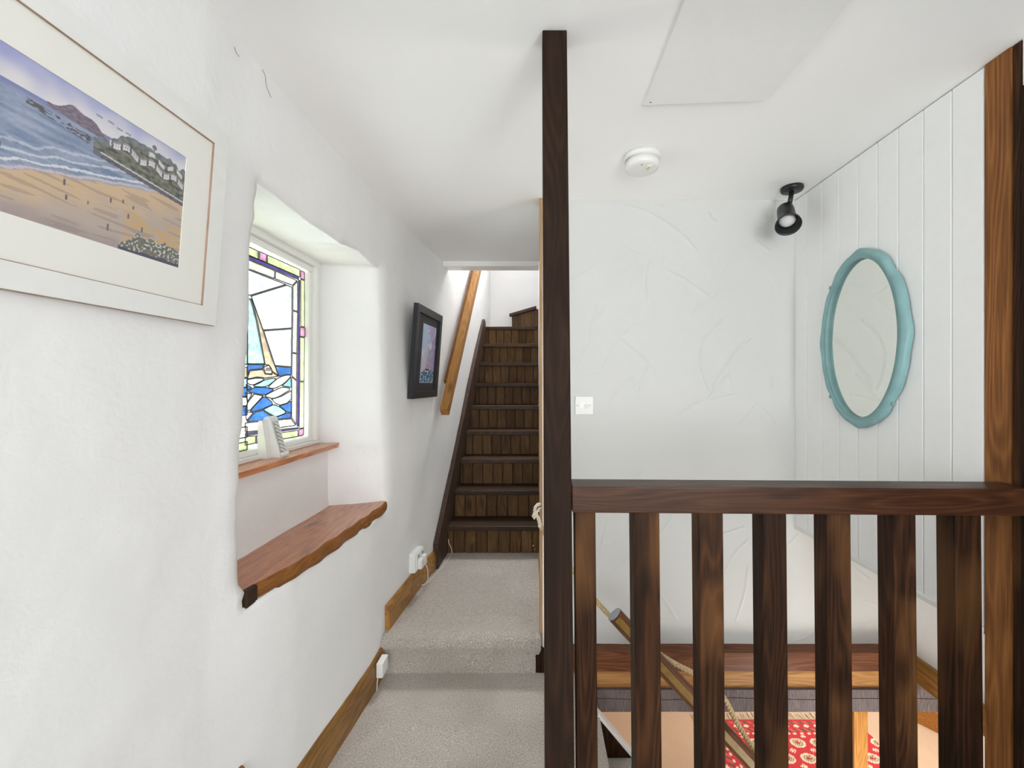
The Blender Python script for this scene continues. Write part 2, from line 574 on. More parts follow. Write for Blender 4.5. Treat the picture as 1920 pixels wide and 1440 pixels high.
def build_left_wall():
    Ys = axis_lines(-4.3, 0.3, 0.2, []) + axis_lines(0.3, 5.0, 0.02, [HY0, HY1])[1:]
    Zs = axis_lines(-0.1, 2.2, 0.02, [HZ0, HZ1]) + axis_lines(2.2, 3.6, 0.1, [])[1:]

    def surf(Y, z):
        x = wall_x(Y, z)
        x += 0.0045 * fbm(Y * 2.1, z * 2.1) + 0.0012 * fbm(Y * 9, z * 9, 4)
        yy, zz = Y, z
        dy = max(HY0 - Y, Y - HY1, 0)
        dz = max(HZ0 - z, z - HZ1, 0)
        d = math.hypot(dy, dz)
        if d < 0.12:
            k = 1 - d / 0.12
            if z > 0.76:
                x -= 0.014 * k ** 5
            if z > 0.74:
                yy += k * (0.011 * math.sin(z * 9 + 1.0) + 0.010 * fbm(z * 7, 3.3)) * (1 if abs(Y - HY1) < 0.2 else 0.5)
            if Y < HY1 - 0.1:
                yy += k * 0.030 * min(1, max(0, (z - 1.62) / 0.17)) * max(0, 1 - abs(Y - HY0) / 0.6)
            yy += k ** 3 * 0.005 * fbm(z * 26, Y * 10, 3)
            x += k ** 2 * 0.004 * fbm(z * 22, Y * 22, 6)
            if z > 1.7:
                zz += k * (0.010 * fbm(Y * 6, 9.1) + 0.008 * math.sin(Y * 8))
        return (x, yy, zz)

    idx, V = {}, []
    for i, Y in enumerate(Ys):
        for j, z in enumerate(Zs):
            if HY0 + 1e-6 < Y < HY1 - 1e-6 and HZ0 + 1e-6 < z < HZ1 - 1e-6:
                continue
            idx[i, j] = len(V)
            V.append(surf(Y, z))
    Fc = []
    for i in range(len(Ys) - 1):
        for j in range(len(Zs) - 1):
            if HY0 - 1e-6 < Ys[i] < HY1 - 1e-6 and HZ0 - 1e-6 < Zs[j] < HZ1 - 1e-6:
                continue
            Fc.append((idx[i, j], idx[i + 1, j], idx[i + 1, j + 1], idx[i, j + 1]))
    # reveal rings: loop of boundary vertices, curled in towards the window
    i0 = min(range(len(Ys)), key=lambda i: abs(Ys[i] - HY0))
    i1 = min(range(len(Ys)), key=lambda i: abs(Ys[i] - HY1))
    j0 = min(range(len(Zs)), key=lambda j: abs(Zs[j] - HZ0))
    j1 = min(range(len(Zs)), key=lambda j: abs(Zs[j] - HZ1))
    loop = [(i, j0) for i in range(i0, i1)] + [(i1, j) for j in range(j0, j1)] + \
           [(i, j1) for i in range(i1, i0, -1)] + [(i0, j) for j in range(j1, j0, -1)]
    prev = [idx[p] for p in loop]
    IY0, IY1, IZ0, IZ1 = 1.16, 1.852, 0.690, 1.800
    XI = -0.985
    for t in (0.02, 0.05, 0.10, 0.17, 0.26, 0.36, 0.48, 0.6, 0.72, 0.84, 0.93, 1.0):
        cur = []
        for (i, j), p0 in zip(loop, [V[idx[p]] for p in loop]):
            Y, z = Ys[i], Zs[j]
            ty = IY0 + (Y - HY0) / (HY1 - HY0) * (IY1 - IY0)
            tz = IZ0 + (z - HZ0) / (HZ1 - HZ0) * (IZ1 - IZ0)
            e = t ** 0.75
            x = p0[0] + (XI - p0[0]) * t
            wob = 0.007 * math.sin(PI * t)
            yy = p0[1] + (ty - p0[1]) * e
            zz = p0[2] + (tz - p0[2]) * e
            if j > j0 and j < j1:
                yy += wob * fbm(x * 9, z * 9, 2) * (1.4 if i == i1 else 1)
            if j == j1:
                zz += wob * fbm(x * 9, Y * 7, 7)
            cur.append(len(V))
            V.append((x, yy, zz))
        n = len(loop)
        for k in range(n):
            k2 = (k + 1) % n
            Fc.append((prev[k], prev[k2], cur[k2], cur[k]))
        prev = cur
    o = build('wall_left', V, Fc, M['plaster_rough'], None, smooth=True)
    tag(o, kind='structure')
    return o


wl = build_left_wall()
# plaster apron below the window, behind the lower shelf
mb = MB()
g, fq = [], []
NY, NZ = 24, 12
for i in range(NY + 1):
    for j in range(NZ + 1):
        Y = 1.10 + 0.78 * i / NY
        z = 0.70 + 0.31 * j / NZ
        g.append((-0.912 + 0.004 * fbm(Y * 5, z * 5, 1) + (0.012 * (1 - j / 3) if j < 3 else 0), Y, z))
for i in range(NY):
    for j in range(NZ):
        a = i * (NZ + 1) + j
        fq.append((a, a + NZ + 1, a + NZ + 2, a + 1))
build('window_apron', g, fq, M['plaster_rough'], wl, smooth=True)
# hairline cracks and one stain on the plaster
for pts in ([(437, 88), (440, 98), (446, 106)], [(489, 130), (495, 142), (497, 160), (506, 183)]):
    P = []
    for px, py in catmull([(a, b_, 0) for a, b_ in pts], 5) and [(p.x, p.y) for p in catmull([(a, b_, 0) for a, b_ in pts], 5)]:
        Y = 1.15
        for _ in range(12):
            z = EYE - (py - VY) * Y / F
            Y = wall_x(Y, z) * F / (px - VX)
        p = at(px, py, Y)
        P.append((p.x + 0.0035, p.y, p.z))
    MB().tube(P, 0.0006, 5).build('crack', M['crack'], wl)

# ------------------------------------------------------------------ floors
def carpet_grid(name, x0, x1, y0, y1, z, mat, parent=None, step=0.03, amp=0.002, **kw):
    nx, ny = max(1, int((x1 - x0) / step)), max(1, int((y1 - y0) / step))
    V = [(x0 + (x1 - x0) * i / nx, y0 + (y1 - y0) * j / ny, z + amp * fbm((x0 + (x1 - x0) * i / nx) * 8, (y0 + (y1 - y0) * j / ny) * 8))
         for i in range(nx + 1) for j in range(ny + 1)]
    Fc = [(i * (ny + 1) + j, (i + 1) * (ny + 1) + j, (i + 1) * (ny + 1) + j + 1, i * (ny + 1) + j + 1) for i in range(nx) for j in range(ny)]
    return build(name, V, Fc, mat, parent, smooth=True, **kw)


fl = tag(MB().box(-0.85, 0.243, -4.3, 1.93, -0.13, -0.004).box(0.243, 1.3, -4.3, 1.0, -0.13, -0.004).build('floor', M['carpet']), kind='structure')
carpet_grid('carpet', -0.80, 0.243, -0.3, 1.885, 0, M['carpet'], fl)

# upper landing: one carpeted block with a rounded, slightly wavy nosing
UP = 0.160
NX = 60
V, Fc = [], []
prof = [(3.0, UP), (2.4, UP), (2.1, UP), (2.0, UP), (1.95, UP + 0.001), (1.915, UP), (1.893, UP - 0.004), (1.878, UP - 0.014), (1.870, UP - 0.030),
        (1.870, UP - 0.048), (1.877, UP - 0.062), (1.881, UP - 0.085), (1.881, UP - 0.12), (1.881, -0.01)]
for i in range(NX + 1):
    x = -0.72 + 0.735 * i / NX
    for (y, z) in prof:
        wv = 0.004 * fbm(x * 6, z * 8, 5)
        V.append((x, y + wv, z + (0.002 * fbm(x * 9, y * 9, 8) if z > 0.1 else 0)))
n = len(prof)
for i in range(NX):
    for k in range(n - 1):
        a = i * n + k
        Fc.append((a, a + 1, a + n + 1, a + n))
fu = build('floor.001', V, Fc, M['carpet'], None, smooth=True)
tag(fu, kind='structure')
# turned down carpet edge at the right end of the nosing, over a brown block
MB().box(-0.004, 0.022, 1.866, 1.93, 0.095, 0.162, 0.012, 2).build('carpet_edge', M['carpet'], fu)
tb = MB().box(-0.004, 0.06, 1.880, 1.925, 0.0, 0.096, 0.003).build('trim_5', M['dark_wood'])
tag(tb, kind='structure')

# ------------------------------------------------------------------ ceiling
CE = 2.105
cl = MB()
cl.box(-0.86, 0.03, -4.3, 2.89, CE, CE + 0.2)
cl.box(0.03, 1.75, -4.3, 1.96, CE, CE + 0.2)
ceil = tag(cl.build('ceiling', M['ceiling']), kind='structure')
beam = tag(box('trim_1', -0.68, 0.02, 2.885, 3.0, 2.072, 2.30, M['white_paint'], bevel=0.003), kind='structure')
# slim upper storey shell over the stairs
up = MB()
up.box(-0.75, 1.6, 4.66, 4.75, 1.6, 3.6)
up.box(-0.75, 1.7, 3.0, 4.75, 3.5, 3.6)
up.box(1.6, 1.7, 3.9, 4.75, 1.6, 3.6)
tag(up.build('wall_top', M['plaster_stair']), kind='structure')
tag(box('floor.003', 0.13, 1.7, 4.0, 4.75, 1.9, 2.02, M['dark_wood']), kind='structure')

# ------------------------------------------------------------------ trowelled back wall (stairwell) with ridges in relief
BY = 1.925
strokes = [
    ([(370, 85), (470, 110), (560, 155), (640, 205), (720, 265), (800, 350)], 1.0),
    ([(290, 530), (360, 480), (440, 435), (520, 420)], 0.8), ([(520, 430), (495, 490), (490, 560), (497, 650)], 0.9),
    ([(30, 550), (100, 500), (180, 455)], 0.7), ([(330, 300), (400, 350), (480, 390)], 0.4),
    ([(640, 490), (720, 530), (800, 580), (870, 630)], 0.9), ([(770, 760), (850, 680), (930, 620), (1020, 570)], 0.7),
    ([(600, 400), (575, 470)], 0.6), ([(190, 690), (160, 780), (150, 850), (145, 925)], 0.7), ([(240, 700), (200, 770), (165, 800)], 0.6),
    ([(145, 925), (200, 870), (240, 850)], 0.7), ([(145, 930), (80, 1040), (40, 1130)], 0.7), ([(330, 905), (260, 1000), (210, 1090)], 0.6),
    ([(340, 905), (420, 970), (490, 1030), (500, 1070), (450, 1190), (440, 1270)], 0.9), ([(330, 905), (380, 850), (430, 815)], 0.5),
    ([(415, 1140), (340, 1200), (280, 1280)], 0.7), ([(520, 1060), (560, 1130), (570, 1220)], 0.5),
    ([(960, 790), (880, 860), (830, 950), (825, 1060), (845, 1150), (875, 1215)], 1.1), ([(1130, 900), (1040, 980), (980, 1070), (910, 1170), (905, 1230)], 1.1),
    ([(870, 1275), (930, 1200), (1000, 1120)], 1.1), ([(700, 1370), (780, 1310), (870, 1280), (1030, 1245)], 0.9), ([(990, 1080), (1030, 1220)], 0.5),
    ([(1170, 1310), (1110, 1380), (1060, 1435)], 0.7), ([(1175, 1305), (1230, 1350), (1280, 1420)], 0.7), ([(1350, 660), (1370, 730)], 0.6),
    ([(1260, 1120), (1270, 1300)], 0.5), ([(590, 80), (600, 100)], 1.0), ([(880, 130), (900, 165), (930, 180)], 0.9), ([(1180, 310), (1250, 360)], 0.6),
    ([(1300, 450), (1255, 590)], 0.4), ([(1300, 560), (1315, 600)], 0.6)]
SK = [([((60 * 0 + 1060) + u / 3.2727, 360 + v / 3.2727) for u, v in st], a) for st, a in strokes]
for st, a in [([(200, 270), (165, 420)], .8), ([(160, 420), (240, 380)], .7), ([(300, 450), (210, 530)], .6), ([(500, 270), (445, 350)], .6), ([(830, 320), (735, 350)], .8),
              ([(850, 380), (790, 440), (750, 515)], .7), ([(850, 500), (835, 620), (795, 750)], .9), ([(450, 640), (490, 700), (520, 750)], .7), ([(520, 750), (450, 742)], .7),
              ([(320, 90), (360, 65)], .7), ([(1085, 350), (1060, 380), (1040, 400)], .8), ([(1170, 790), (1120, 830), (1060, 850)], .4), ([(1360, 520), (1410, 560)], .5)]:
    SK.append(([(1060 + u / 2.4818, 860 + v / 2.4818) for u, v in st], a))
rs = np.random.RandomState(5)
for _ in range(46):
    cx, cy = rs.uniform(1070, 1700), rs.uniform(385, 1190)
    a0, L, k = rs.uniform(0, 2 * PI), rs.uniform(12, 42), rs.uniform(-0.03, 0.03)
    pts = []
    for q in range(4):
        pts.append((cx, cy))
        cx += math.cos(a0) * L / 3
        cy += math.sin(a0) * L / 3
        a0 += k * L / 3
    SK.append((pts, rs.uniform(0.15, 0.35)))


def build_back_wall():
    x0, x1, z0, z1 = 0.036, 1.64, 0.09, CE + 0.01
    st = 0.0042
    nx, nz = int((x1 - x0) / st), int((z1 - z0) / st)
    xs, zs = np.linspace(x0, x1, nx + 1), np.linspace(z0, z1, nz + 1)
    H = np.zeros((nx + 1, nz + 1))
    for pts, amp in SK:
        W = [((px - VX) * BY / F, EYE - (py - VY) * BY / F) for px, py in pts]
        W = [(p.x, p.y) for p in catmull([(a, b_, 0) for a, b_ in W], 8)]
        for (ax, az), (bx_, bz) in zip(W[:-1], W[1:]):
            pad = 0.03
            i0, i1 = np.searchsorted(xs, min(ax, bx_) - pad), np.searchsorted(xs, max(ax, bx_) + pad)
            j0, j1 = np.searchsorted(zs, min(az, bz) - pad), np.searchsorted(zs, max(az, bz) + pad)
            if i1 <= i0 or j1 <= j0:
                continue
            X, Z = np.meshgrid(xs[i0:i1], zs[j0:j1], indexing='ij')
            dx, dz = bx_ - ax, bz - az
            L2 = dx * dx + dz * dz + 1e-12
            t = np.clip(((X - ax) * dx + (Z - az) * dz) / L2, 0, 1)
            D = np.hypot(X - ax - t * dx, Z - az - t * dz)
            side = (X - ax) * dz - (Z - az) * dx
            h = amp * (0.0046 * np.exp(-(D / 0.0042) ** 2) + 0.0011 * np.exp(-(D / 0.018) ** 2) * (side > 0))
            H[i0:i1, j0:j1] = np.maximum(H[i0:i1, j0:j1], h)
    V = []
    for i in range(nx + 1):
        for j in range(nz + 1):
            x, z = xs[i], zs[j]
            b0 = 0.0022 * mnoise.noise(Vector((x * 5, z * 5, 0.3))) + 0.0007 * mnoise.noise(Vector((x * 22, z * 22, 4))) + 0.0003 * mnoise.noise(Vector((x * 70, z * 70, 9)))
            V.append((x, BY - H[i, j] - b0, z))
    Fc = [(i * (nz + 1) + j, (i + 1) * (nz + 1) + j, (i + 1) * (nz + 1) + j + 1, i * (nz + 1) + j + 1) for i in range(nx) for j in range(nz)]
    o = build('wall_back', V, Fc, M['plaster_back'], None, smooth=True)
    tag(o, kind='structure')


build_back_wall()
# partition beside the upper stairs
tag(MB().box(0.024, 0.12, BY + 0.012, 4.12, 0.09, 3.5).build('wall_partition', M['plaster_stair']), kind='structure')
t2 = MB().box(0.0150, 0.0290, 1.902, 1.985, UP, CE, 0.002).build('trim_2', M['tan_trim'])
tag(t2, kind='structure')
tag(MB().box(0.0290, 0.0420, 1.904, 1.93, 0.1, CE).build('trim_3', M['white_paint']), kind='structure')

# boards and beam that carry the back wall
bb = empty('baseboard_back', (0.85, 1.9, 0.0), kind='structure')
MB().box(0.13, 1.64, 1.864, 1.93, 0.017, 0.103, 0.003).build('moulding', M['skirt_x'], bb)
MB().box(0.13, 1.64, 1.882, 1.93, -0.066, 0.010, 0.002).build('board', M['pine_x'], bb)
ob = MB()
nb = 40
for i in range(nb):
    xa, xb = 0.10 + 1.72 * i / nb, 0.10 + 1.72 * (i + 1) / nb

    def prf(x):
        c = -0.105 + 0.004 * math.sin(x * 9) + 0.003 * fbm(x * 9, 2)
        y0 = 1.870 + 0.002 * fbm(x * 6, 0)
        return [(x, 2.02, -0.066), (x, y0, -0.066), (x, y0, c + 0.0018), (x, y0 + 0.006, c), (x, y0, c - 0.0018), (x, y0 + 0.001, -0.163), (x, 2.02, -0.166)]
    A, B = prf(xa), prf(xb)
    ob.add(A + B, [(k, k + 1, k + 8, k + 7) for k in range(6)] + [(6, 0, 7, 13)])
tag(ob.build('trim_4', M['oak_grey']), kind='structure')

# ------------------------------------------------------------------ right wall: painted V-jointed boards on the stair bulkhead
RX = 1.167
wr = MB()
wr.box(RX + 0.022, RX + 0.10, 1.113, 1.94, 0.640, CE + 0.02)
wr.box(RX + 0.004, RX + 0.10, -4.3, 1.026, -0.1, CE + 0.02)
wr = tag(wr.build('wall_right', M['panel_white']), kind='structure')
edges = [1.926, 1.836, 1.739, 1.642, 1.546, 1.459, 1.375, 1.286, 1.198, 1.112]
for y1, y0 in zip(edges[:-1], edges[1:]):
    MB().hexa([(RX, y0 + 0.0008, 0.640), (RX + 0.022, y0 + 0.0008, 0.640), (RX + 0.022, y1 - 0.0008, 0.640), (RX, y1 - 0.0008, 0.640),
               (RX, y0 + 0.0008, CE - 0.004), (RX + 0.022, y0 + 0.0008, CE - 0.004), (RX + 0.022, y1 - 0.0008, CE - 0.004), (RX, y1 - 0.0008, CE - 0.004)],
              0.0022).build('plank', M['panel_white'], wr)
tag(box('trim_6', RX - 0.004, RX + 0.03, 1.112, 1.925, 0.622, 0.641, M['white_paint'], bevel=0.002), kind='structure')
# bulkhead underside and the plastered wall below it
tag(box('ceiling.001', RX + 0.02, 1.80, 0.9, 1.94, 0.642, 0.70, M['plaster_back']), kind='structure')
tag(box('wall_side', 1.64, 1.80, 0.9, 1.99, 0.0, 0.642, M['panel_white']), kind='structure')
tag(box('wall_side.001', 1.84, 1.88, 0.9, 1.93, -1.3, 0.0, M['warm_wall']), kind='structure')
tag(MB().box(1.622, 1.642, 0.95, 1.864, -0.004, 0.106, 0.004).build('baseboard_side', M['skirt']), kind='structure')

# room behind the camera
rw = MB()
rw.box(-0.85, -0.75, -4.36, -4.3, -0.1, 2.2)
rw.box(-0.85, 1.3, -4.36, -4.3, 1.98, 2.2)
rw.box(-0.85, 1.3, -4.36, -4.3, -0.1, 0.72)
rw.box(0.62, 1.3, -4.36, -4.3, 0.7, 2.0)
tag(rw.build('wall_rear', M['plaster']), kind='structure')
frame_rear = empty('fill_frame_rear', (-0.05, -4.3, 0.72), kind='structure')  # made-up frame around the rear fill lamp
MB().box(-0.75, -0.70, -4.33, -4.27, 0.72, 1.98).box(0.57, 0.62, -4.33, -4.27, 0.72, 1.98).box(-0.70, 0.57, -4.33, -4.27, 0.72, 0.77) \
    .box(-0.70, 0.57, -4.33, -4.27, 1.93, 1.98).build('frame', M['white_paint'], frame_rear)
frame_side = empty('fill_frame_side', (1.16, -0.75, 0.85), kind='structure')  # invented frame for the side fill lamp, out of view
MB().box(1.15, 1.175, -1.32, -1.27, 0.83, 1.97).box(1.15, 1.175, -0.23, -0.18, 0.83, 1.97).box(1.15, 1.175, -1.27, -0.23, 0.83, 0.88) \
    .box(1.15, 1.175, -1.27, -0.23, 1.92, 1.97).build('frame', M['white_paint'], frame_side)
# near side of the stairwell below the landing, and the lower room shell
lw = MB()
lw.box(-0.75, 0.243, 1.93, 1.99, -1.3, 0.02)
lw.box(0.13, 0.243, 1.0, 1.93, -1.3, -0.13)
lw.box(0.243, 1.8, 0.84, 0.96, -1.3, -0.12)
lw.box(-0.8, -0.7, 1.9, 4.7, -1.3, -0.02)
lw.box(-0.8, 4.0, 4.6, 4.7, -1.3, 0.4)
lw.box(3.6, 3.7, 1.8, 4.7, -1.3, 0.4)
lw.box(1.86, 3.7, 1.85, 1.93, -1.3, 0.4)
tag(lw.build('wall_lower', M['warm_wall']), kind='structure')
tag(MB().box(-0.8, 0.03, 3.0, 4.7, -0.12, -0.04).box(0.13, 3.7, 2.02, 4.7, 0.35, 0.42).box(0.1, 0.13, 2.02, 4.7, -0.1, 0.4).build('ceiling.002', M['warm_wall']), kind='structure')
tag(carpet_grid('floor.002', -0.8, 3.7, 0.9, 4.7, -1.3, M['carpet_low'], step=0.1), kind='structure')
lb = MB().hexa([(2.78, 3.40, -1.3), (2.80, 3.42, -1.3), (3.12, 2.98, -1.3), (3.10, 2.96, -1.3),
                (2.78, 3.40, -1.15), (2.80, 3.42, -1.15), (3.12, 2.98, -1.15), (3.10, 2.96, -1.15)], 0.003)
tag(lb.build('baseboard_lower', M['pine']), kind='structure')

# ------------------------------------------------------------------ left skirting boards
def skirting(name, ys, z0, h, th, mat):
    pr = [(0.0, 0), (th, 0), (th, h * 0.72), (th * 0.86, h * 0.80), (th * 0.75, h * 0.93), (th * 0.45, h), (0.0, h)]
    V, Fc = [], []
    for y in ys:
        for dx, dz in pr:
            V.append((wall_x(y, z0 + 0.1) - 0.002 + dx, y, z0 + dz))
    n = len(pr)
    for i in range(len(ys) - 1):
        for k in range(n - 1):
            a = i * n + k
            Fc.append((a, a + 1, a + n + 1, a + n))
    Fc.append(tuple(range(n)))
    Fc.append(tuple(range((len(ys) - 1) * n, len(ys) * n)))
    mb = MB().add(V, Fc)
    return tag(mb.build(name, mat), kind='structure')


skirting('baseboard_left', [1.06 + 0.81 * i / 10 for i in range(11)], -0.004, 0.125, 0.020, M['skirt'])
skirting('baseboard_left.001', [1.93, 2.05, 2.2, 2.35, 2.45, 2.57], UP - 0.004, 0.115, 0.022, M['skirt'])
skirting('baseboard_left.002', [0.30, 0.6, 0.8, 1.0, 1.085], 0.18, 0.125, 0.020, M['shelf_edge'])

# ------------------------------------------------------------------ window 1: white frame, stained glass
XG = -0.970
win = empty('window_1', (XG, 1.5, 1.02), kind='structure')
WY0, WY1, WZ0, WZ1 = 1.165, 1.850, 1.018, 1.803
GY0, GY1, GZ0, GZ1 = 1.235, 1.7925, 1.052, 1.752


def ring_frame(mb, y0, y1, z0, z1, wl_, wr_, wb, wt, xa, xb, bev=0.002):
    mb.box(xa, xb, y0, y1, z0, z0 + wb, bev)
    mb.box(xa, xb, y0, y1, z1 - wt, z1, bev)
    mb.box(xa, xb, y0, y0 + wl_, z0 + wb, z1 - wt, bev)
    mb.box(xa, xb, y1 - wr_, y1, z0 + wb, z1 - wt, bev)


mb = MB()
ring_frame(mb, WY0, WY1, WZ0, WZ1, 0.035, 0.030, 0.016, 0.026, -1.02, -0.938)
mb.build('frame', M['white_paint'], win)
mb = MB()
ring_frame(mb, WY0 + 0.035, WY1 - 0.030, WZ0 + 0.016, WZ1 - 0.026, 0.035, 0.029, 0.019, 0.026, -1.01, -0.952, 0.004)
mb.build('sash', M['white_paint'], win)


def gy(u):
    return XG * F / (455 + u / 7.2 - VX)


def gp(u, v):
    Y = gy(u)
    return Vector((XG, Y, EYE - (450 + v / 7.2 - VY) * Y / F))


B = 1440
panes = [
    ('green', [(60, 85), (205, 150), (205, 265), (60, 205)], 0), ('pink', [(220, 155), (318, 198), (318, 305), (220, 268)], 0),
    ('green', [(328, 203), (768, 400), (768, 500), (328, 312)], 0), ('pink', [(780, 412), (832, 436), (832, 540), (780, 520)], 0),
    ('green', [(780, 530), (832, 550), (832, 1175), (780, 1165)], 0), ('pink', [(770, 1175), (836, 1190), (836, 1310), (770, 1300)], 0),
    ('green', [(770, 1312), (832, 1322), (826, B + 465), (768, B + 462)], 0), ('green', [(766, B + 475), (824, B + 480), (820, B + 1095), (758, B + 1105)], 0),
    ('pink', [(756, B + 1120), (818, B + 1105), (818, B + 1190), (754, B + 1210)], 0),
    ('purple', [(60, 200), (750, 500), (750, 535), (60, 250)], 0), ('purple', [(748, 540), (766, 548), (752, B + 1070), (728, B + 1075)], 0),
    ('purple', [(30, B + 1170), (745, B + 1092), (745, B + 1112), (30, B + 1200)], 0),
    ('green', [(30, B + 1215), (170, B + 1205), (170, B + 1300), (30, B + 1330)], 0), ('pink', [(182, B + 1203), (285, B + 1193), (285, B + 1290), (182, B + 1305)], 0),
    ('green', [(300, B + 1190), (742, B + 1130), (742, B + 1212), (300, B + 1288)], 0),
    ('cream', [(60, 262), (425, 415), (425, 520), (60, 385)], 0), ('cream', [(437, 420), (728, 548), (668, 612), (437, 525)], 0),
    ('cream', [(675, 622), (735, 560), (735, 965), (673, 945)], 0), ('cream', [(673, 957), (735, 977), (724, B + 90), (665, B + 75)], 0),
    ('cream', [(664, B + 88), (724, B + 100), (722, B + 450), (660, B + 395)], 0), ('cream', [(658, B + 410), (722, B + 465), (716, B + 1050), (656, B + 955)], 0),
    ('cream', [(240, B + 1010), (648, B + 975), (708, B + 1062), (240, B + 1130)], 0), ('cream', [(30, B + 1030), (228, B + 1012), (228, B + 1132), (30, B + 1150)], 0),
    ('white', [(60, 398), (578, 600), (105, 745), (60, 745)], 0),
    ('white', [(108, 758), (590, 610), (662, 638), (656, 1188), (270, 1215)], 0),
    ('white', [(278, 1228), (656, 1200), (650, B + 270), (432, B + 255)], 0),
    ('sail', [(60, 790), (100, 800), (180, 1110), (290, B + 232), (60, B + 232)], 0),
    ('tan', [(112, 790), (270, 1222), (370, B + 110), (480, B + 395), (392, B + 330), (350, B + 250), (298, B + 240), (200, 1130)], 0),
    ('tan', [(60, B + 420), (88, B + 325), (270, B + 308), (295, B + 368), (388, B + 376), (392, B + 345), (478, B + 400), (300, B + 425), (190, B + 410), (75, B + 435)], 0),
    ('cream', [(278, B + 275), (345, B + 250), (385, B + 300), (388, B + 368), (302, B + 362)], 0),
    ('blue', [(60, B + 240), (292, B + 243), (272, B + 268), (268, B + 298), (90, B + 312), (60, B + 380)], 0),
    ('blue', [(435, B + 263), (650, B + 285), (650, B + 378), (570, B + 378), (490, B + 400), (455, B + 320)], 0),
    ('white', [(60, B + 448), (190, B + 425), (285, B + 440), (200, B + 500), (110, B + 515), (60, B + 490)], 1),
    ('lightblue', [(140, B + 525), (300, B + 448), (445, B + 432), (350, B + 520), (250, B + 545)], 1),
    ('cream', [(345, B + 545), (460, B + 435), (570, B + 388), (645, B + 395), (560, B + 490), (430, B + 560)], 1),
    ('turq', [(645, B + 405), (652, B + 550), (525, B + 530), (590, B + 470)], 0),
    ('blue', [(40, B + 510), (115, B + 552), (60, B + 590)], 0),
    ('blue', [(70, B + 605), (160, B + 552), (260, B + 548), (410, B + 575), (300, B + 648), (180, B + 632)], 1),
    ('cream', [(298, B + 660), (430, B + 590), (530, B + 550), (635, B + 572), (540, B + 640), (430, B + 697), (350, B + 688)], 1),
    ('pale', [(383, B + 708), (520, B + 670), (650, B + 595), (652, B + 705), (590, B + 765), (500, B + 790), (430, B + 760)], 0),
    ('pale', [(30, B + 625), (120, B + 638), (60, B + 745)], 0),
    ('cream', [(30, B + 860), (60, B + 755), (150, B + 640), (272, B + 665), (180, B + 770), (98, B + 858)], 0),
    ('blue', [(98, B + 862), (195, B + 750), (290, B + 680), (400, B + 775), (270, B + 842), (170, B + 868)], 1),
    ('lightblue', [(278, B + 845), (390, B + 788), (470, B + 802), (578, B + 885), (450, B + 942), (360, B + 905)], 1),
    ('blue', [(490, B + 800), (580, B + 770), (652, B + 735), (652, B + 890), (575, B + 878)], 0),
    ('blue', [(55, B + 1012), (160, B + 885), (265, B + 858), (350, B + 918), (440, B + 952), (445, B + 985)], 0),
    ('blue', [(450, B + 952), (580, B + 897), (652, B + 897), (650, B + 962), (455, B + 982)], 0),
    ('white', [(30, B + 880), (140, B + 888), (45, B + 1000)], 0),
]
lead = MB()
Yl = gy(60)


def add_pane(col, P):
    MB().prism([(XG - 0.002, p.y, p.z) for p in P], (0.004, 0, 0)).build('glass_pane', M['g_' + col], win)
    for a, b_ in zip(P, P[1:] + P[:1]):
        if (a - b_).length > 1e-4:
            lead.bar((XG + 0.001, a.y, a.z), (XG + 0.001, b_.y, b_.z), 0.0024, 0.0042, up=(0, 0.5, 0.86) if abs(b_.z - a.z) < abs(b_.y - a.y) else (0, 1, 0))


for col, uv, curved in panes:
    P = [gp(u, v) for u, v in uv]
    if curved:
        P = catmull(P, 4, True)
    add_pane(col, P)
# the part of the window hidden behind the near jamb, simpler panes of the same pattern
ztop, zbot = GZ1, GZ0


def rect(col, y0, y1, z0, z1):
    add_pane(col, [Vector((XG, y0, z0)), Vector((XG, y1, z0)), Vector((XG, y1, z1)), Vector((XG, y0, z1))])


z_s0, z_s1 = gp(60, B + 240).z, gp(60, 745).z
Yg = Yl - 0.002
rect('green', GY0, Yg, gp(60, 205).z + 0.003, GZ1 - 0.004)
rect('purple', GY0 + 0.01, Yg, gp(60, 250).z + 0.002, gp(60, 205).z - 0.002)
rect('cream', GY0 + 0.02, Yg, gp(60, 385).z + 0.002, gp(60, 262).z - 0.002)
rect('white', GY0 + 0.04, Yg, z_s1, gp(60, 398).z)
add_pane('sail', [Vector((XG, Yg, z_s1 - 0.01)), Vector((XG, GY0 + 0.05, z_s0)), Vector((XG, Yg, z_s0))])
add_pane('white', [Vector((XG, Yg - 0.004, z_s1 - 0.004)), Vector((XG, GY0 + 0.04, z_s1 - 0.004)), Vector((XG, GY0 + 0.04, z_s0)), Vector((XG, GY0 + 0.047, z_s0))])
rect('tan', GY0 + 0.05, Yg, gp(60, B + 420).z, z_s0 - 0.01)
for k in range(4):
    za = gp(60, B + 430).z - 0.031 * k
    rect(['lightblue', 'blue', 'white', 'blue'][k], GY0 + 0.04, Yg, za - 0.029, za)
rect('green', GY0, Yg, GZ0 + 0.003, GZ0 + 0.03)
rect('cream', GY0 + 0.02, Yg, GZ0 + 0.045, GZ0 + 0.08)
mk = MB()
for u in (298, 316, 334, 352):
    q = [gp(u, B + 285), gp(u + 16, B + 300), gp(u, B + 316), gp(u + 14, B + 328)]
    mk.tube([(XG + 0.0035, p.y, p.z) for p in q], 0.0016, 5)
mk.build('sail_emblem', M['crack'], win)
lead.build('lead_came', M['lead'], win)
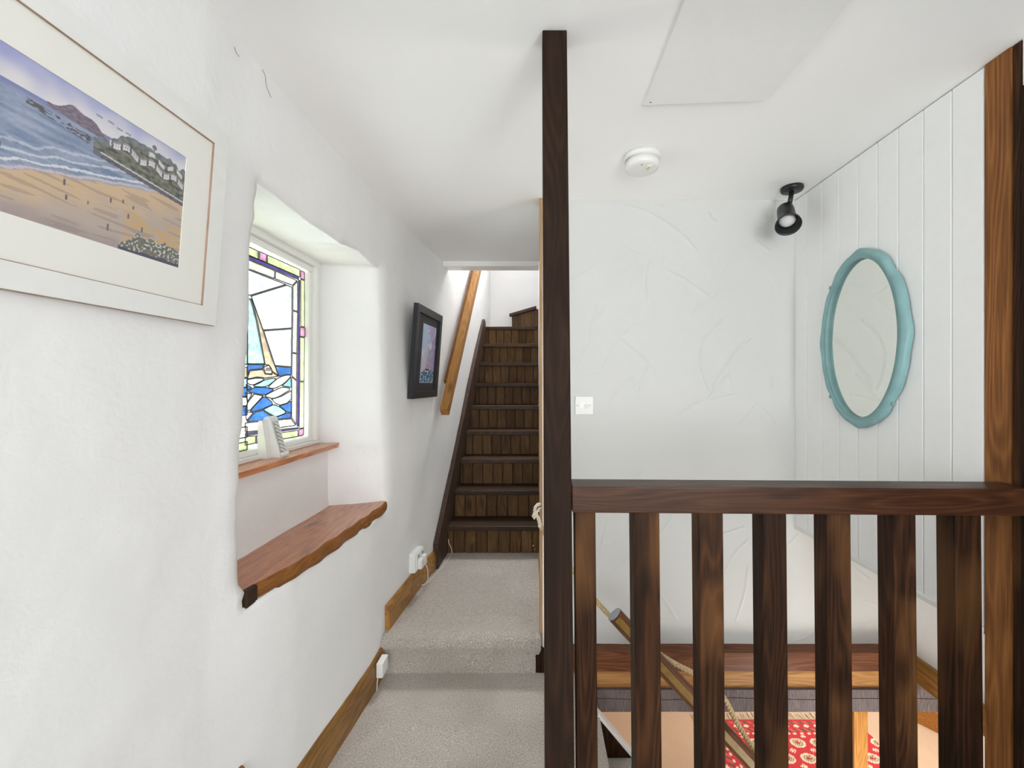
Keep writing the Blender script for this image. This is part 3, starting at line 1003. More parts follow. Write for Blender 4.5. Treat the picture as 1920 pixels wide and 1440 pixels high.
# thin clear margin between came and sash
MB().prism([(XG - 0.004, GY0 - 0.02, GZ0 - 0.02), (XG - 0.004, GY1 + 0.02, GZ0 - 0.02), (XG - 0.004, GY1 + 0.02, GZ1 + 0.02), (XG - 0.004, GY0 - 0.02, GZ1 + 0.02)],
           (-0.002, 0, 0)).build('outer_glass', glass_pane_mat('pale_clear_glass', (0.97, 1.0, 0.93), 0.85), win)

# ------------------------------------------------------------------ light fittings, hatch, alarm on the ceiling
hp = [(0.318, 0.45), (0.318, 1.253), (0.655, 1.233), (0.672, 1.215), (0.675, 0.45)]
hatch = MB().prism([(x, y, CE) for x, y in hp], (0, 0, -0.011)).build('ceiling_hatch', M['white_paint'], None, loc=(0.5, 0.9, CE))
tag(hatch, 'flat white loft hatch board with a clipped corner fixed to the ceiling', 'hatch')
MB().lathe((0.333, 1.24, CE - 0.0115), (0, 0, -1), [(0.003, 0), (0.002, 0.001), (0.0, 0.001)], 8).build('screw', M['grey_plastic'], hatch)

c0 = Vector((0.387, 1.555, CE))
sm = empty('smoke_alarm', c0, 'round white smoke alarm on the ceiling right of the tall dark post', 'smoke alarm')
MB().lathe(c0, (0, 0, -1), [(0.0, 0), (0.066, 0), (0.067, 0.012), (0.063, 0.019), (0.0, 0.019)], 40).build('base', M['white_plastic'], sm, smooth=True)
MB().lathe(c0 + Vector((-0.003, 0, 0)), (0, 0, -1), [(0.0575, 0.018), (0.0575, 0.022)], 40).build('gap', M['grey_plastic'], sm)
MB().lathe(c0, (0, 0, -1), [(0.0, 0.020), (0.060, 0.020), (0.061, 0.040), (0.058, 0.047), (0.046, 0.050), (0.0, 0.051)], 40).build('cover', M['white_plastic'], sm, smooth=True)
pz = CE - 0.052
MB().box(c0.x + 0.008, c0.x + 0.028, c0.y - 0.038, c0.y - 0.006, pz - 0.001, pz + 0.002, 0.0006).build('test_button', M['white_paint'], sm)
MB().box(c0.x + 0.011, c0.x + 0.021, c0.y - 0.018, c0.y - 0.008, pz - 0.0016, pz, 0.0004).build('indicator', M['green_led'], sm)
MB().box(c0.x + 0.014, c0.x + 0.023, c0.y - 0.024, c0.y - 0.020, pz - 0.0016, pz, 0.0004).build('slot', M['grey_plastic'], sm)
MB().box(c0.x - 0.012, c0.x - 0.009, c0.y - 0.042, c0.y - 0.034, pz - 0.0002, pz + 0.002, 0.0004).build('slot', M['grey_plastic'], sm)

s0 = Vector((1.080, 1.800, CE))
sp = empty('spotlight', s0, 'black ceiling spotlight with flared shade in the corner beside the white boards', 'spotlight')
MB().lathe(s0, (0, 0, -1), [(0, 0), (0.043, 0), (0.044, 0.010), (0.040, 0.017), (0, 0.018)], 32).build('base', M['black_metal'], sp, smooth=True)
pv = at(1480, 386, 1.79)
MB().tube([s0 + Vector((0, 0, -0.01)), (pv.x, pv.y, pv.z)], 0.0095, 12).build('stem', M['black_metal'], sp, smooth=True)
bk, mo = at(1472, 391, 1.80), at(1478, 422, 1.725)
ax = (mo - bk).normalized()
L = (mo - bk).length
MB().lathe(bk, ax, [(0, -0.004), (0.024, -0.002), (0.031, 0.006), (0.033, 0.03), (0.034, L * 0.62), (0.037, L * 0.74), (0.046, L * 0.90), (0.0485, L), (0.0465, L),
                    (0.042, L * 0.90), (0.033, L * 0.75), (0.030, L * 0.6), (0.03, 0.03)], 36).build('shade', M['black_metal'], sp, smooth=True)
MB().tube([(pv.x, pv.y, pv.z + 0.01), tuple(bk + ax * 0.02 + Vector((0.006, 0, 0.02)))], 0.012, 10).build('bracket', M['black_metal'], sp, smooth=True)
bl = MB()
R = 0.0315
bl.lathe(bk + ax * (L * 0.70), ax, [(R * math.cos(a), R * 0.55 * math.sin(a)) for a in [PI / 2 * k / 7 for k in range(8)]], 28)
bl.build('bulb', M['bulb'], sp, smooth=True)

# ------------------------------------------------------------------ light switch
sw = empty('light_switch', (0.2165, BY, 1.179), 'square white light switch plate with a wide centre rocker on the textured wall', 'light switch')
MB().box(0.1757, 0.2575, BY - 0.012, BY + 0.004, 1.138, 1.220, 0.003, 2).build('plate', M['white_plastic'], sw)
MB().box(0.193, 0.236, BY - 0.0140, BY - 0.010, 1.164, 1.194, 0.001).build('rocker_frame', M['white_paint'], sw)
MB().hexa([(0.215, BY - 0.020, 1.166), (0.236, BY - 0.020, 1.166), (0.236, BY - 0.012, 1.166), (0.215, BY - 0.012, 1.166),
           (0.215, BY - 0.014, 1.186), (0.236, BY - 0.014, 1.186), (0.236, BY - 0.012, 1.186), (0.215, BY - 0.012, 1.186)], 0.001).build('rocker', M['white_plastic'], sw)
for x in (0.184, 0.2425):
    MB().lathe((x, BY - 0.0118, 1.179), (0, -1, 0), [(0.0026, 0), (0.002, 0.0012), (0, 0.0012)], 10).build('screw', M['grey_plastic'], sw)

# ------------------------------------------------------------------ oval mirror on the white boards
mc = Vector((RX, 1.517, 1.437))
mir = empty('oval_mirror', mc, 'oval mirror in a wavy teal painted frame on the white boarded wall', 'mirror')
na, secs = 96, [(0.002, 0.000), (0.000, 0.016), (0.12, 0.021), (0.30, 0.0245), (0.52, 0.026), (0.68, 0.021), (0.78, 0.020), (0.90, 0.022), (1.0, 0.016), (1.0, 0.006)]
A_, B_ = 0.165, 0.280
V, Fc = [], []
for k in range(na):
    th = 2 * PI * k / na
    c, s_ = math.cos(th), math.sin(th)
    wv = 0.0026 * math.cos(4 * th) + 0.0026 * math.cos(12 * th) + 0.0014 * math.cos(20 * th)
    wd = 0.033 + wv
    for q, h in secs:
        e = wd * (1 - q)
        V.append((mc.x - h - 0.004, mc.y + (A_ + e) * c, mc.z + (B_ + e) * s_))
n = len(secs)
for k in range(na):
    k2 = (k + 1) % na
    for q in range(n - 1):
        Fc.append((k * n + q, k2 * n + q, k2 * n + q + 1, k * n + q + 1))
build('frame', V, Fc, M['teal'], mir, smooth=True)
V = [(mc.x - 0.0105, mc.y, mc.z)] + [(mc.x - 0.0105, mc.y + (A_ + 0.002) * math.cos(2 * PI * k / na), mc.z + (B_ + 0.002) * math.sin(2 * PI * k / na)) for k in range(na)]
build('mirror_glass', V, [(0, 1 + k, 1 + (k + 1) % na) for k in range(na)], M['mirror'], mir)
MB().lathe((mc.x - 0.001, mc.y, mc.z), (-1, 0, 0), [(0, 0), (0.16, 0), (0.16, 0.006), (0, 0.006)], 40).build('backing', M['raw_wood'], mir)
for (yy, zz) in ((-0.145, 0.165), (-0.145, -0.215), (0.13, 0.2), (0.13, -0.2)):
    MB().lathe((mc.x - 0.026, mc.y + yy * 1.05, mc.z + zz * 1.05), (-1, 0, 0), [(0.008, 0), (0.0065, 0.002), (0.004, 0.002), (0.002, 0.004), (0, 0.004)], 12).build('ornament', M['teal'], mir, smooth=True)

# ------------------------------------------------------------------ balustrade and posts
post = MB().hexa([(0.0225, 1.0, -0.02), (0.0940, 1.0, -0.02), (0.0940, 1.066, -0.02), (0.0225, 1.066, -0.02),
                  (0.0150, 1.0, CE), (0.0725, 1.0, CE), (0.0725, 1.060, CE), (0.0150, 1.060, CE)], 0.0025, 2)
post = post.build('newel_post', M['dark_wood_post'], None, loc=(0.05, 1.03, 0))
tag(post, 'tall dark brown floor to ceiling timber post at the left end of the balustrade', 'post')
post2 = empty('newel_post', (RX + 0.02, 1.08, 0), 'orange brown floor to ceiling timber post at the right end of the balustrade', 'post')
MB().box(RX - 0.001, RX + 0.06, 1.047, 1.110, -1.29, CE - 0.001, 0.003, 2).build('shaft', M['post_orange'], post2)
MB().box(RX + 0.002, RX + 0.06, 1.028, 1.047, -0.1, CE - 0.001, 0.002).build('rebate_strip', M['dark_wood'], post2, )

bal = empty('balustrade', (0.6, 1.03, 0), 'brown timber balustrade of thick square balusters under a flat handrail', 'balustrade')
MB().hexa([(0.085, 0.996, 0.974), (1.165, 0.996, 0.966), (1.165, 1.072, 0.966), (0.085, 1.072, 0.974),
           (0.084, 0.996, 1.035), (1.165, 0.996, 1.030), (1.165, 1.072, 1.030), (0.084, 1.072, 1.037)], 0.003, 2).build('handrail', M['dark_wood_x'], bal)
for i, (xa, xb) in enumerate([(0.0912, 0.1405), (0.2306, 0.2917), (0.3853, 0.4422), (0.5355, 0.5922), (0.6880, 0.7443), (0.8455, 0.8984), (0.9916, 1.0533)]):
    y0 = 1.008
    y1 = 1.060 if i else 1.05
    d = 0.010
    MB().hexa([(xa + d, y0, -0.06), (xb + d, y0, -0.06), (xb + d, y1, -0.06), (xa + d, y1, -0.06),
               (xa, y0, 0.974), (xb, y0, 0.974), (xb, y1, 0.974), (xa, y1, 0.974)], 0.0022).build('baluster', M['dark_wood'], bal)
MB().box(0.243, 1.165, 1.0, 1.066, -0.14, -0.06, 0.003).build('base_rail', M['dark_wood_x'], bal)

# dark door lining on the near right wall
door = empty('door_1', (RX - 0.02, 0.9, 0), kind='structure')
MB().box(RX - 0.012, RX + 0.004, 0.955, 1.018, 0.0, 1.985, 0.003).build('jamb', M['dark_wood_post'], door)
MB().box(RX - 0.012, RX + 0.004, 0.15, 0.955, 1.92, 1.985, 0.003).build('head', M['dark_wood_post'], door)
MB().box(RX - 0.006, RX + 0.003, 0.22, 0.955, 0.005, 1.92, 0.002).build('door_leaf', M['dark_wood_post'], door)

# ------------------------------------------------------------------ dark boarded stairs going up
st = empty('staircase', (-0.28, 2.8, UP), 'steep dark brown staircase with boarded risers climbing beyond the carpeted landing', 'staircase')


def sx(Y):
    return np.interp(Y, [2.5, 2.8, 3.15, 3.5, 3.87, 4.2], [-0.590, -0.583, -0.568, -0.552, -0.533, -0.492])


for m in range(9):
    yn = 2.79 + 0.18 * m
    zt = 0.344 + 0.1878 * m
    xl = float(sx(yn + 0.05)) - 0.012
    dep = 0.24
    sl = 0.02 if m == 8 else 0
    MB().hexa([(xl, yn + sl, zt - 0.032), (0.022, yn, zt - 0.032), (0.022, yn + dep, zt - 0.032), (xl, yn + dep, zt - 0.032),
               (xl, yn + sl, zt), (0.022, yn, zt), (0.022, yn + dep, zt), (xl, yn + dep, zt)], 0.006, 2).build('tread', M['stair_tread'], st)
    zb = UP - 0.002 if m == 0 else zt - 0.1878
    # riser boards, one by one
    x = 0.024
    k = 0
    while x > xl + 0.004:
        wdt = 0.0745 if k or m % 2 else 0.048
        xa = max(x - wdt, xl)
        if x - xa > 0.012:
            MB().box(xa + 0.0016, x - 0.0016, yn + 0.026, yn + 0.044, zb, zt - 0.030, 0.004).build('riser_board', M['stair_board'], st)
        x = xa
        k += 1
    box('riser_backing', xl - 0.008, 0.023, yn + 0.041, yn + 0.05, zb, zt - 0.031, M['shelf_dark'], st)
# left stringer
sg = [(2.572, UP - 0.002), (2.572, 0.312), (4.10, 1.872), (4.145, 1.905), (4.19, 1.88), (4.19, 1.70), (2.86, UP - 0.002)]
V = [(float(sx(y)) - 0.030, y, z) for y, z in sg] + [(float(sx(y)) - 0.001, y, z) for y, z in sg]
n = len(sg)
MB().add(V, [tuple(range(n)), tuple(range(n, 2 * n))[::-1]] + [(i, (i + 1) % n, n + (i + 1) % n, n + i) for i in range(n)]).build('stringer', M['stringer'], st)
# winder: angled riser of narrow boards with its own nosing
wa, wb_ = Vector((-0.262, 4.615, 0)), Vector((0.02, 4.165, 0))
wd_ = (wb_ - wa).normalized()
wn = Vector((-wd_.y, wd_.x, 0)) * -1
if wn.y > 0:
    wn = -wn
Lw = (wb_ - wa).length
nbw = 8
for k in range(nbw):
    a = wa + wd_ * (Lw * k / nbw + 0.001)
    b_ = wa + wd_ * (Lw * (k + 1) / nbw - 0.001)
    q = -wn * 0.016
    MB().hexa([(a.x, a.y, 1.84), (b_.x, b_.y, 1.84), (b_.x + q.x, b_.y + q.y, 1.84), (a.x + q.x, a.y + q.y, 1.84),
               (a.x, a.y, 2.008), (b_.x, b_.y, 2.008), (b_.x + q.x, b_.y + q.y, 2.008), (a.x + q.x, a.y + q.y, 2.008)], 0.003).build('riser_board', M['stair_board'], st)
a, b_ = wa + wn * 0.022 - wd_ * 0.02, wb_ + wn * 0.022 + wd_ * 0.0
MB().hexa([(a.x, a.y, 2.006), (b_.x, b_.y, 2.006), (0.022, 4.655, 2.006), (a.x + 0.02, 4.655, 2.006),
           (a.x, a.y, 2.038), (b_.x, b_.y, 2.038), (0.022, 4.655, 2.038), (a.x + 0.02, 4.655, 2.038)], 0.004).build('tread', M['stair_tread'], st)
# a few white paint flecks on the lowest riser
for px, py, r in ((983, 998, .003), (983, 1020, .003), (1000, 1023, .006), (996, 1014, .003), (1003, 1030, .004), (865, 957, .0025)):
    p = at(px, py, 2.8165)
    if px == 865:
        p = at(py - 0 if False else 923, 955, 2.9965)
    MB().lathe((p.x, p.y, p.z), (0, -1, 0), [(r, 0), (r * 0.6, 0.0008), (0, 0.0008)], 7).build('paint_fleck', M['paint_chip'], st)

# pine handrail on the left wall
ha, hb = Vector((-0.568, 2.645, 1.100)), Vector((-0.478, 4.02, 2.66))
pr_ = empty('wall_handrail', (-0.56, 2.7, 1.1), 'honey pine square handrail climbing the wall beside the dark stairs', 'handrail')
rbar('rail', ha, hb, 0.050, 0.062, M['pine'], pr_)
rbar('shadow_batten', ha.lerp(hb, 0.12) + Vector((-0.036, 0, 0)), hb + Vector((-0.038, 0, 0)), 0.024, 0.030, M['shelf_edge'], pr_, bevel=0.002)  # backing strip in darker wood, stands in for the rail's shadow edge

# ------------------------------------------------------------------ stairs going down to the right
dn = empty('staircase', (0.3, 1.3, -0.16), 'beige carpeted stairs dropping away behind the balusters beside the landing', 'staircase')
for k in range(7):
    x0_ = 0.245 + 0.135 * k
    zt = -0.155 * (k + 1)
    MB().box(x0_ - 0.005, x0_ + 0.155, 1.12, 1.637, zt - 0.03, zt, 0.01, 2).build('tread', M['carpet'], dn)
    MB().box(x0_ - 0.012, x0_, 1.12, 1.637, zt, zt + 0.150, 0.002).build('riser', M['carpet'], dn)
sg = [(0.235, -0.22), (0.235, 0.012), (0.2436, 0.003), (1.32, -1.29), (1.12, -1.29)]
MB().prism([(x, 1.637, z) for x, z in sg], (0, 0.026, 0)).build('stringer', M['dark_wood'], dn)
MB().hexa([(0.236, 1.632, 0.000), (1.325, 1.632, -1.30), (1.325, 1.668, -1.30), (0.236, 1.668, 0.000),
           (0.236, 1.632, 0.016), (1.335, 1.632, -1.284), (1.335, 1.668, -1.284), (0.236, 1.668, 0.016)], 0.001).build('stringer_cap', M['white_paint'], dn)

pa, pb = at(1152, 1152, 1.62), at(1412, 1432, 1.62)
pe = pa + (pb - pa) * 1.9
hr = empty('stair_handrail', pa, 'dark moulded handrail with a grey cut end running down behind the balusters', 'handrail')
# section seen from the front: rounded top and bottom beads with a flat groove between them (local x is depth)
d = (pe - pa).normalized()
sec = [(0.022 * math.cos(a), 0.029 * math.sin(a)) for a in [math.radians(q) for q in range(-60, 241, 20)]]
sec = []
for q in range(0, 360, 15):
    a = math.radians(q)
    x_, z_ = 0.023 * math.cos(a), 0.030 * math.sin(a)
    if x_ < -0.012 and abs(z_) < 0.0145:
        x_ = -0.0165
    if x_ > 0.012 and abs(z_) < 0.0145:
        x_ = 0.0165
    sec.append((x_, z_))
rbar('rail', pa, pe, 0, 0, M['rail_dark'], hr, prof=sec)
cap = [(0.0228 * math.cos(math.radians(q)), 0.0295 * math.sin(math.radians(q))) for q in range(0, 360, 15)]
rbar('end_cap', pa - d * 0.002, pa + d * 0.001, 0, 0, M['grey_cap'], hr, prof=cap)
for sgn in (-1, 1):
    off = Vector((0, sgn * 0.0172, 0))
    rbar('inlay_strip', pa + off + d * 0.012, pe + off, 0.003, 0.0255, M['ochre'], hr, bevel=0.0006)
for X_ in (0.425, 0.885):
    p = pa.lerp(pe, (X_ - pa.x) / (pe.x - pa.x))
    MB().tube([(p.x, p.y + 0.01, p.z - 0.02), (p.x, 1.648, p.z - 0.42)], 0.012, 10).build('baluster', M['black_metal'], hr, smooth=True)

# ------------------------------------------------------------------ rope
def rope(pts, r, mat, name, parent, turns=60, strands=3):
    P = catmull(pts, 14)
    mb = MB()
    L_ = [0]
    for a, b_ in zip(P[:-1], P[1:]):
        L_.append(L_[-1] + (b_ - a).length)
    n = max(40, int(L_[-1] / 0.0035))
    Q = []
    for i in range(n + 1):
        s_ = L_[-1] * i / n
        k = min(len(L_) - 2, int(np.searchsorted(L_, s_, side='right')) - 1)
        t = (s_ - L_[k]) / max(1e-9, L_[k + 1] - L_[k])
        Q.append(P[k].lerp(P[k + 1], t))
    for j in range(strands):
        H = []
        nr = None
        for i, p in enumerate(Q):
            t = (Q[min(i + 1, n)] - Q[max(i - 1, 0)]).normalized()
            if nr is None:
                nr = t.cross(Vector((0, 1, 0.2))).normalized()
            nr = (nr - t * nr.dot(t)).normalized()
            bn = t.cross(nr)
            a = 2 * PI * (L_[-1] * i / n) * turns + 2 * PI * j / strands
            H.append(p + (nr * math.cos(a) + bn * math.sin(a)) * r * 0.5)
        mb.tube(H, r * 0.56, 6)
    return mb.build(name, mat, parent, smooth=True)


kn = at(1007, 957, 1.885)
rp = empty('rope', kn, 'pale twisted rope knotted at the landing corner and slung down the stairwell', 'rope')
rope([at(1012, 985, 1.895), at(1030, 1012, 1.90), at(1062, 1052, 1.87), at(1095, 1100, 1.82), at(1122, 1131, 1.77), at(1145, 1156, 1.70), at(1190, 1193, 1.68), at(1240, 1229, 1.67), at(1268, 1246, 1.67),
      at(1296, 1260, 1.67), at(1328, 1279, 1.67), at(1357, 1308, 1.67), at(1382, 1355, 1.67), at(1410, 1401, 1.67), at(1450, 1470, 1.67), at(1500, 1560, 1.67)], 0.0105, M['rope'], 'rope_line', rp, turns=22)
rope([at(1012, 945, 1.895), at(1007, 948, 1.88), at(1003, 955, 1.875), at(1005, 964, 1.878), at(1010, 974, 1.885), at(1013, 988, 1.895)], 0.0085, M['rope_pale'], 'knot', rp, turns=22)
rope([at(1012, 950, 1.885), at(1007, 958, 1.87), at(1001, 966, 1.872), at(1003, 971, 1.875)], 0.0090, M['rope_pale'], 'knot', rp, turns=22)
MB().tube(catmull([at(1014, 950, 1.88), at(1009, 951, 1.868), at(1006, 957, 1.866)], 5), 0.002, 8).build('hook', M['black_metal'], rp, smooth=True)

# ------------------------------------------------------------------ lower room: rug and newel
nv = box('newel_post', 1.522, 1.588, 2.04, 2.10, -1.295, 0.35, M['pine_x'], None, 0.004, 2, loc=(1.55, 2.07, -1.295))
nv.data.materials[0] = wood('amber_newel_pine', (0.28, 0.12, 0.03), (0.44, 0.20, 0.05), (0.54, 0.28, 0.08), 'Z', 0.4, patch=0.15)
tag(nv, 'square amber pine post standing on the lower floor beside the red rug', 'post')

rx0, rx1, ry0, ry1, rz = 1.215, 2.45, 2.45, 3.262, -1.288
stp = 0.0075
nx, ny = int((rx1 - rx0) / stp), int((ry1 - ry0) / stp)
V, cols = [], []
RED, DK, CRM, PNK = np.array([0.50, 0.035, 0.045]), np.array([0.07, 0.045, 0.04]), np.array([0.78, 0.66, 0.50]), np.array([0.62, 0.10, 0.10])
for i in range(nx + 1):
    for j in range(ny + 1):
        x, y = rx0 + stp * i, ry0 + stp * j
        V.append((x, y, rz + 0.002 * fbm(x * 7, y * 7)))
        e = min(x - rx0, ry1 - y)
        c = RED
        if e < 0.02:
            c = RED
        elif e < 0.045:
            u = (x + y) / 0.035
            c = DK * 2 if (math.floor(u) % 2) else PNK
        elif e < 0.085:
            t = (x if ry1 - y < x - rx0 else y) / 0.075
            du = abs(t - round(t)) * 2
            c = CRM if du + abs(e - 0.065) / 0.02 < 0.75 else RED
        elif e < 0.115:
            u = (x + y) / 0.028
            c = DK * 1.6 if (math.floor(u) % 2) else PNK
        elif e < 0.15:
            t = (x if ry1 - y < x - rx0 else y) / 0.05
            c = CRM if abs(t - round(t)) * 2 < 0.45 and abs(e - 0.132) < 0.008 else RED
        else:
            gx, gy_ = (x - rx0 - 0.22) / 0.145, (ry1 - y - 0.215) / 0.125
            a, b_ = gx - round(gx), gy_ - round(gy_)
            r = math.hypot(a / 0.36, b_ / 0.32)
            a2, b2 = gx - 0.5 - round(gx - 0.5), gy_ - 0.5 - round(gy_ - 0.5)
            if r < 1:
                c = CRM
                if r < 0.75:
                    c = CRM * 0.8 if (math.floor(a * 22) + math.floor(b_ * 22)) % 2 else np.array([0.20, 0.16, 0.09])
                if r < 0.3:
                    c = RED
            elif abs(a2) + abs(b2) < 0.17:
                c = CRM if abs(a2 * b2) > 0.0015 or abs(a2) + abs(b2) < 0.06 else RED
        cols.append((*c, 1))
Fc = [(i * (ny + 1) + j, (i + 1) * (ny + 1) + j, (i + 1) * (ny + 1) + j + 1, i * (ny + 1) + j + 1) for i in range(nx) for j in range(ny)]
rug = empty('rug', (1.9, 2.85, -1.3), 'red patterned rug with cream medallions on the floor below the stairwell', 'rug')
build('pile', V, Fc, M['rug'], rug, colors=cols)
MB().box(rx0, rx1, ry0, ry1, -1.299, -1.2905).build('backing', M['rope_pale'], rug)
fr = MB()
x = rx0
k = 0
while x < rx1:
    dx = random.uniform(-0.012, 0.012)
    fr.tube([(x, ry1 - 0.002, -1.288), (x + dx * 0.5, ry1 + 0.03, -1.291), (x + dx, ry1 + 0.07 + random.uniform(-.01, .01), -1.294)], [0.0035, 0.003, 0.0045], 4)
    x += 0.013
fr = fr.build('fringe', M['rope_pale'], rug)
fr['kind'] = 'stuff'

# ------------------------------------------------------------------ window shelf (live edge) and slim sill board
sh = empty('window_shelf', (-0.8, 1.5, 0.74), 'polished live edge oak shelf in the bottom of the window recess', 'shelf')
front = [(1.100, -0.757), (1.135, -0.752), (1.18, -0.738), (1.23, -0.728), (1.27, -0.715), (1.33, -0.712), (1.38, -0.702), (1.44, -0.706), (1.50, -0.694),
         (1.56, -0.697), (1.62, -0.688), (1.68, -0.692), (1.74, -0.680), (1.80, -0.686), (1.86, -0.676), (1.905, -0.680), (1.945, -0.683)]
fp = catmull([(x, y, 0) for y, x in front], 3)
ZT = 0.741
top, edge = MB(), MB()
nF = len(fp)
V = []
for p in fp:
    V += [(-0.920, p.y, ZT), (p.x - 0.004, p.y, ZT), (p.x - 0.004, p.y, ZT - 0.045), (-0.920, p.y, ZT - 0.045)]
Fc = []
for i in range(nF - 1):
    a = 4 * i
    Fc += [(a, a + 4, a + 5, a + 1), (a + 2, a + 6, a + 7, a + 3), (a + 3, a + 7, a + 4, a), (a + 1, a + 5, a + 6, a + 2)]
Fc += [(0, 1, 2, 3), (4 * nF - 4, 4 * nF - 3, 4 * nF - 2, 4 * nF - 1)]
top.add(V, Fc).build('board', M['shelf'], sh)
V, Fc = [], []
for p in fp:
    th = 0.044 + 0.002 * math.sin(p.y * 23) - (0.008 if p.y < 1.2 else 0)
    k = 0.005
    V += [(p.x - 0.0045, p.y, ZT - 0.0005), (p.x + k - 0.002, p.y, ZT - 0.004), (p.x + k, p.y, ZT - th * 0.5), (p.x + k - 0.004, p.y, ZT - th), (p.x - 0.012, p.y, ZT - th - 0.001)]
for i in range(nF - 1):
    for q in range(4):
        a = 5 * i + q
        Fc.append((a, a + 5, a + 6, a + 1))
MB().add(V, Fc).build('bark_edge', M['shelf_edge'], sh, smooth=True)
MB().box(-0.775, -0.7435, 1.098, 1.142, ZT - 0.046, ZT - 0.0008, 0.003).build('end_block', M['shelf_dark'], sh)

sb = MB().hexa([(-0.985, 1.12, 0.998), (-0.862, 1.12, 0.998), (-0.862, 1.862, 0.998), (-0.985, 1.862, 0.998),
                (-0.985, 1.12, 1.018), (-0.862, 1.12, 1.018), (-0.862, 1.872, 1.018), (-0.985, 1.862, 1.018)], 0.003, 2).build('sill_board', M['shelf'], None, loc=(-0.92, 1.5, 1.0))
tag(sb, 'slim reddish wooden sill board under the stained glass window', 'sill')

# small white louvred alarm/heater unit standing on the sill, leaning back
dv = empty('sill_device', (-0.915, 1.50, 1.018), 'small white plastic device with a slotted sloping face standing on the window sill', 'device')


def wedge(y0, y1, xb, xf, z0, z1, xt):
    return [(xb, y0, z0), (xf, y0, z0), (xf, y1, z0), (xb, y1, z0), (xb, y0, z1), (xt, y0, z1), (xt, y1, z1), (xb, y1, z1)]


# body is a wedge: vertical back plate near the glass, face sloping down towards the room
dy0, dy1 = 1.480, 1.524
def shell(y0, y1, xb, xf, z0, z1, xt, rnd):
    # side outline of a sloping case with a rounded top, seen along the sill, extruded across its width
    pts = [(xb, z0), (xf, z0)]
    pts += [(xt + rnd * 0 + (xb + rnd * 0 - xt) * (1 - math.cos(a)) / 2, z1 - rnd + rnd * math.sin(a)) for a in [PI * q / 8 for q in range(9)]]
    return MB().prism([(x, y0, z) for x, z in pts], (0, y1 - y0, 0))


shell(dy0, dy1, -0.946, -0.886, 1.0185, 1.162, -0.922, 0.012).build('body', M['white_plastic'], dv)
MB().hexa([(-0.8905, dy0 + 0.006, 1.034), (-0.8885, dy0 + 0.006, 1.036), (-0.8885, dy1 - 0.006, 1.036), (-0.8905, dy1 - 0.006, 1.034),
           (-0.9195, dy0 + 0.008, 1.142), (-0.9175, dy0 + 0.008, 1.144), (-0.9175, dy1 - 0.008, 1.144), (-0.9195, dy1 - 0.008, 1.142)]).build('grille', plain('pale_grey_plastic', (0.42, 0.43, 0.42), 0.5), dv)
for k in range(8):
    t = 0.16 + 0.66 * k / 7
    zc = 1.0185 + 0.1415 * t
    xc = -0.886 + (-0.922 + 0.886) * t
    MB().bar((xc + 0.003, dy0 + 0.008, zc + 0.007), (xc + 0.003, dy1 - 0.006, zc - 0.007), 0.004, 0.004, bevel=0.0008).build('louvre', M['white_paint'], dv)
MB().box(-0.887, -0.880, dy0 + 0.004, dy1 - 0.002, 1.026, 1.036, 0.001).build('ledge', M['white_paint'], dv)
shell(dy0 - 0.022, dy0 - 0.001, -0.951, -0.918, 1.0185, 1.150, -0.934, 0.010).build('back_plate', M['white_plastic'], dv)

# ------------------------------------------------------------------ double socket, plug, cable, junction box
def on_wall(Y, z, off=0.0):
    return Vector((wall_x(Y, z) + off, Y, z))


so = empty('wall_socket', on_wall(2.29, 0.34), 'white wall socket with a plug above the skirting at the foot of the stairs', 'socket')


def wall_box(y0, y1, z0, z1, a0, a1, bev=0.002):
    p = lambda y, z, o_: (wall_x(y, 0.3) + o_, y, z)
    return MB().hexa([p(y0, z0, a0), p(y0, z0, a1), p(y1, z0, a1), p(y1, z0, a0), p(y0, z1, a0), p(y0, z1, a1), p(y1, z1, a1), p(y1, z1, a0)], bev, 2)


wall_box(2.225, 2.350, 0.285, 0.385, -0.006, 0.030, 0.006).build('back_box', M['white_plastic'], so)
wall_box(2.233, 2.342, 0.293, 0.377, 0.030, 0.036, 0.003).build('plate', M['white_paint'], so)
wall_box(2.240, 2.278, 0.300, 0.352, 0.036, 0.060, 0.006).build('plug', M['white_plastic'], so)
wall_box(2.292, 2.332, 0.298, 0.352, 0.036, 0.058, 0.006).build('plug', M['white_plastic'], so)
for y in (2.26, 2.312):
    wall_box(y - 0.006, y + 0.006, 0.358, 0.371, 0.036, 0.041, 0.001).build('rocker', M['grey_plastic'], so)
cb = [on_wall(2.315, 0.30, 0.052), on_wall(2.325, 0.27, 0.060), on_wall(2.35, 0.22, 0.054), on_wall(2.35, 0.178, 0.048), (-0.632, 2.35, UP + 0.006),
      (-0.610, 2.375, UP + 0.004), (-0.596, 2.43, UP + 0.004), at(819.5, 1074, 2.513), at(831, 1061.5, 2.606), at(843, 1044, 2.745), at(847, 1034, 2.792), at(845.5, 1026, 2.795), at(841.5, 1018, 2.80), at(841, 1011, 2.80)]
cbl = MB().tube(catmull(cb, 6), 0.0026, 8).build('power_cable', M['cable'], None, smooth=True, loc=(-0.6, 2.45, UP))
tag(cbl, 'thin white cable trailing from the socket across the carpet to the stair foot', 'cable')
jb = wall_box(1.772, 1.838, 0.052, 0.112, 0.019, 0.046, 0.003).build('junction_box', M['white_plastic'], None, loc=on_wall(1.8, 0.08))
tag(jb, 'small white rectangular box fixed to the skirting beside the carpeted step', 'junction box')
MB().tube([on_wall(1.778, 0.055, 0.024), on_wall(1.775, 0.03, 0.022), on_wall(1.772, 0.0, 0.022)], 0.0022, 6).build('lead', M['cable'], jb)

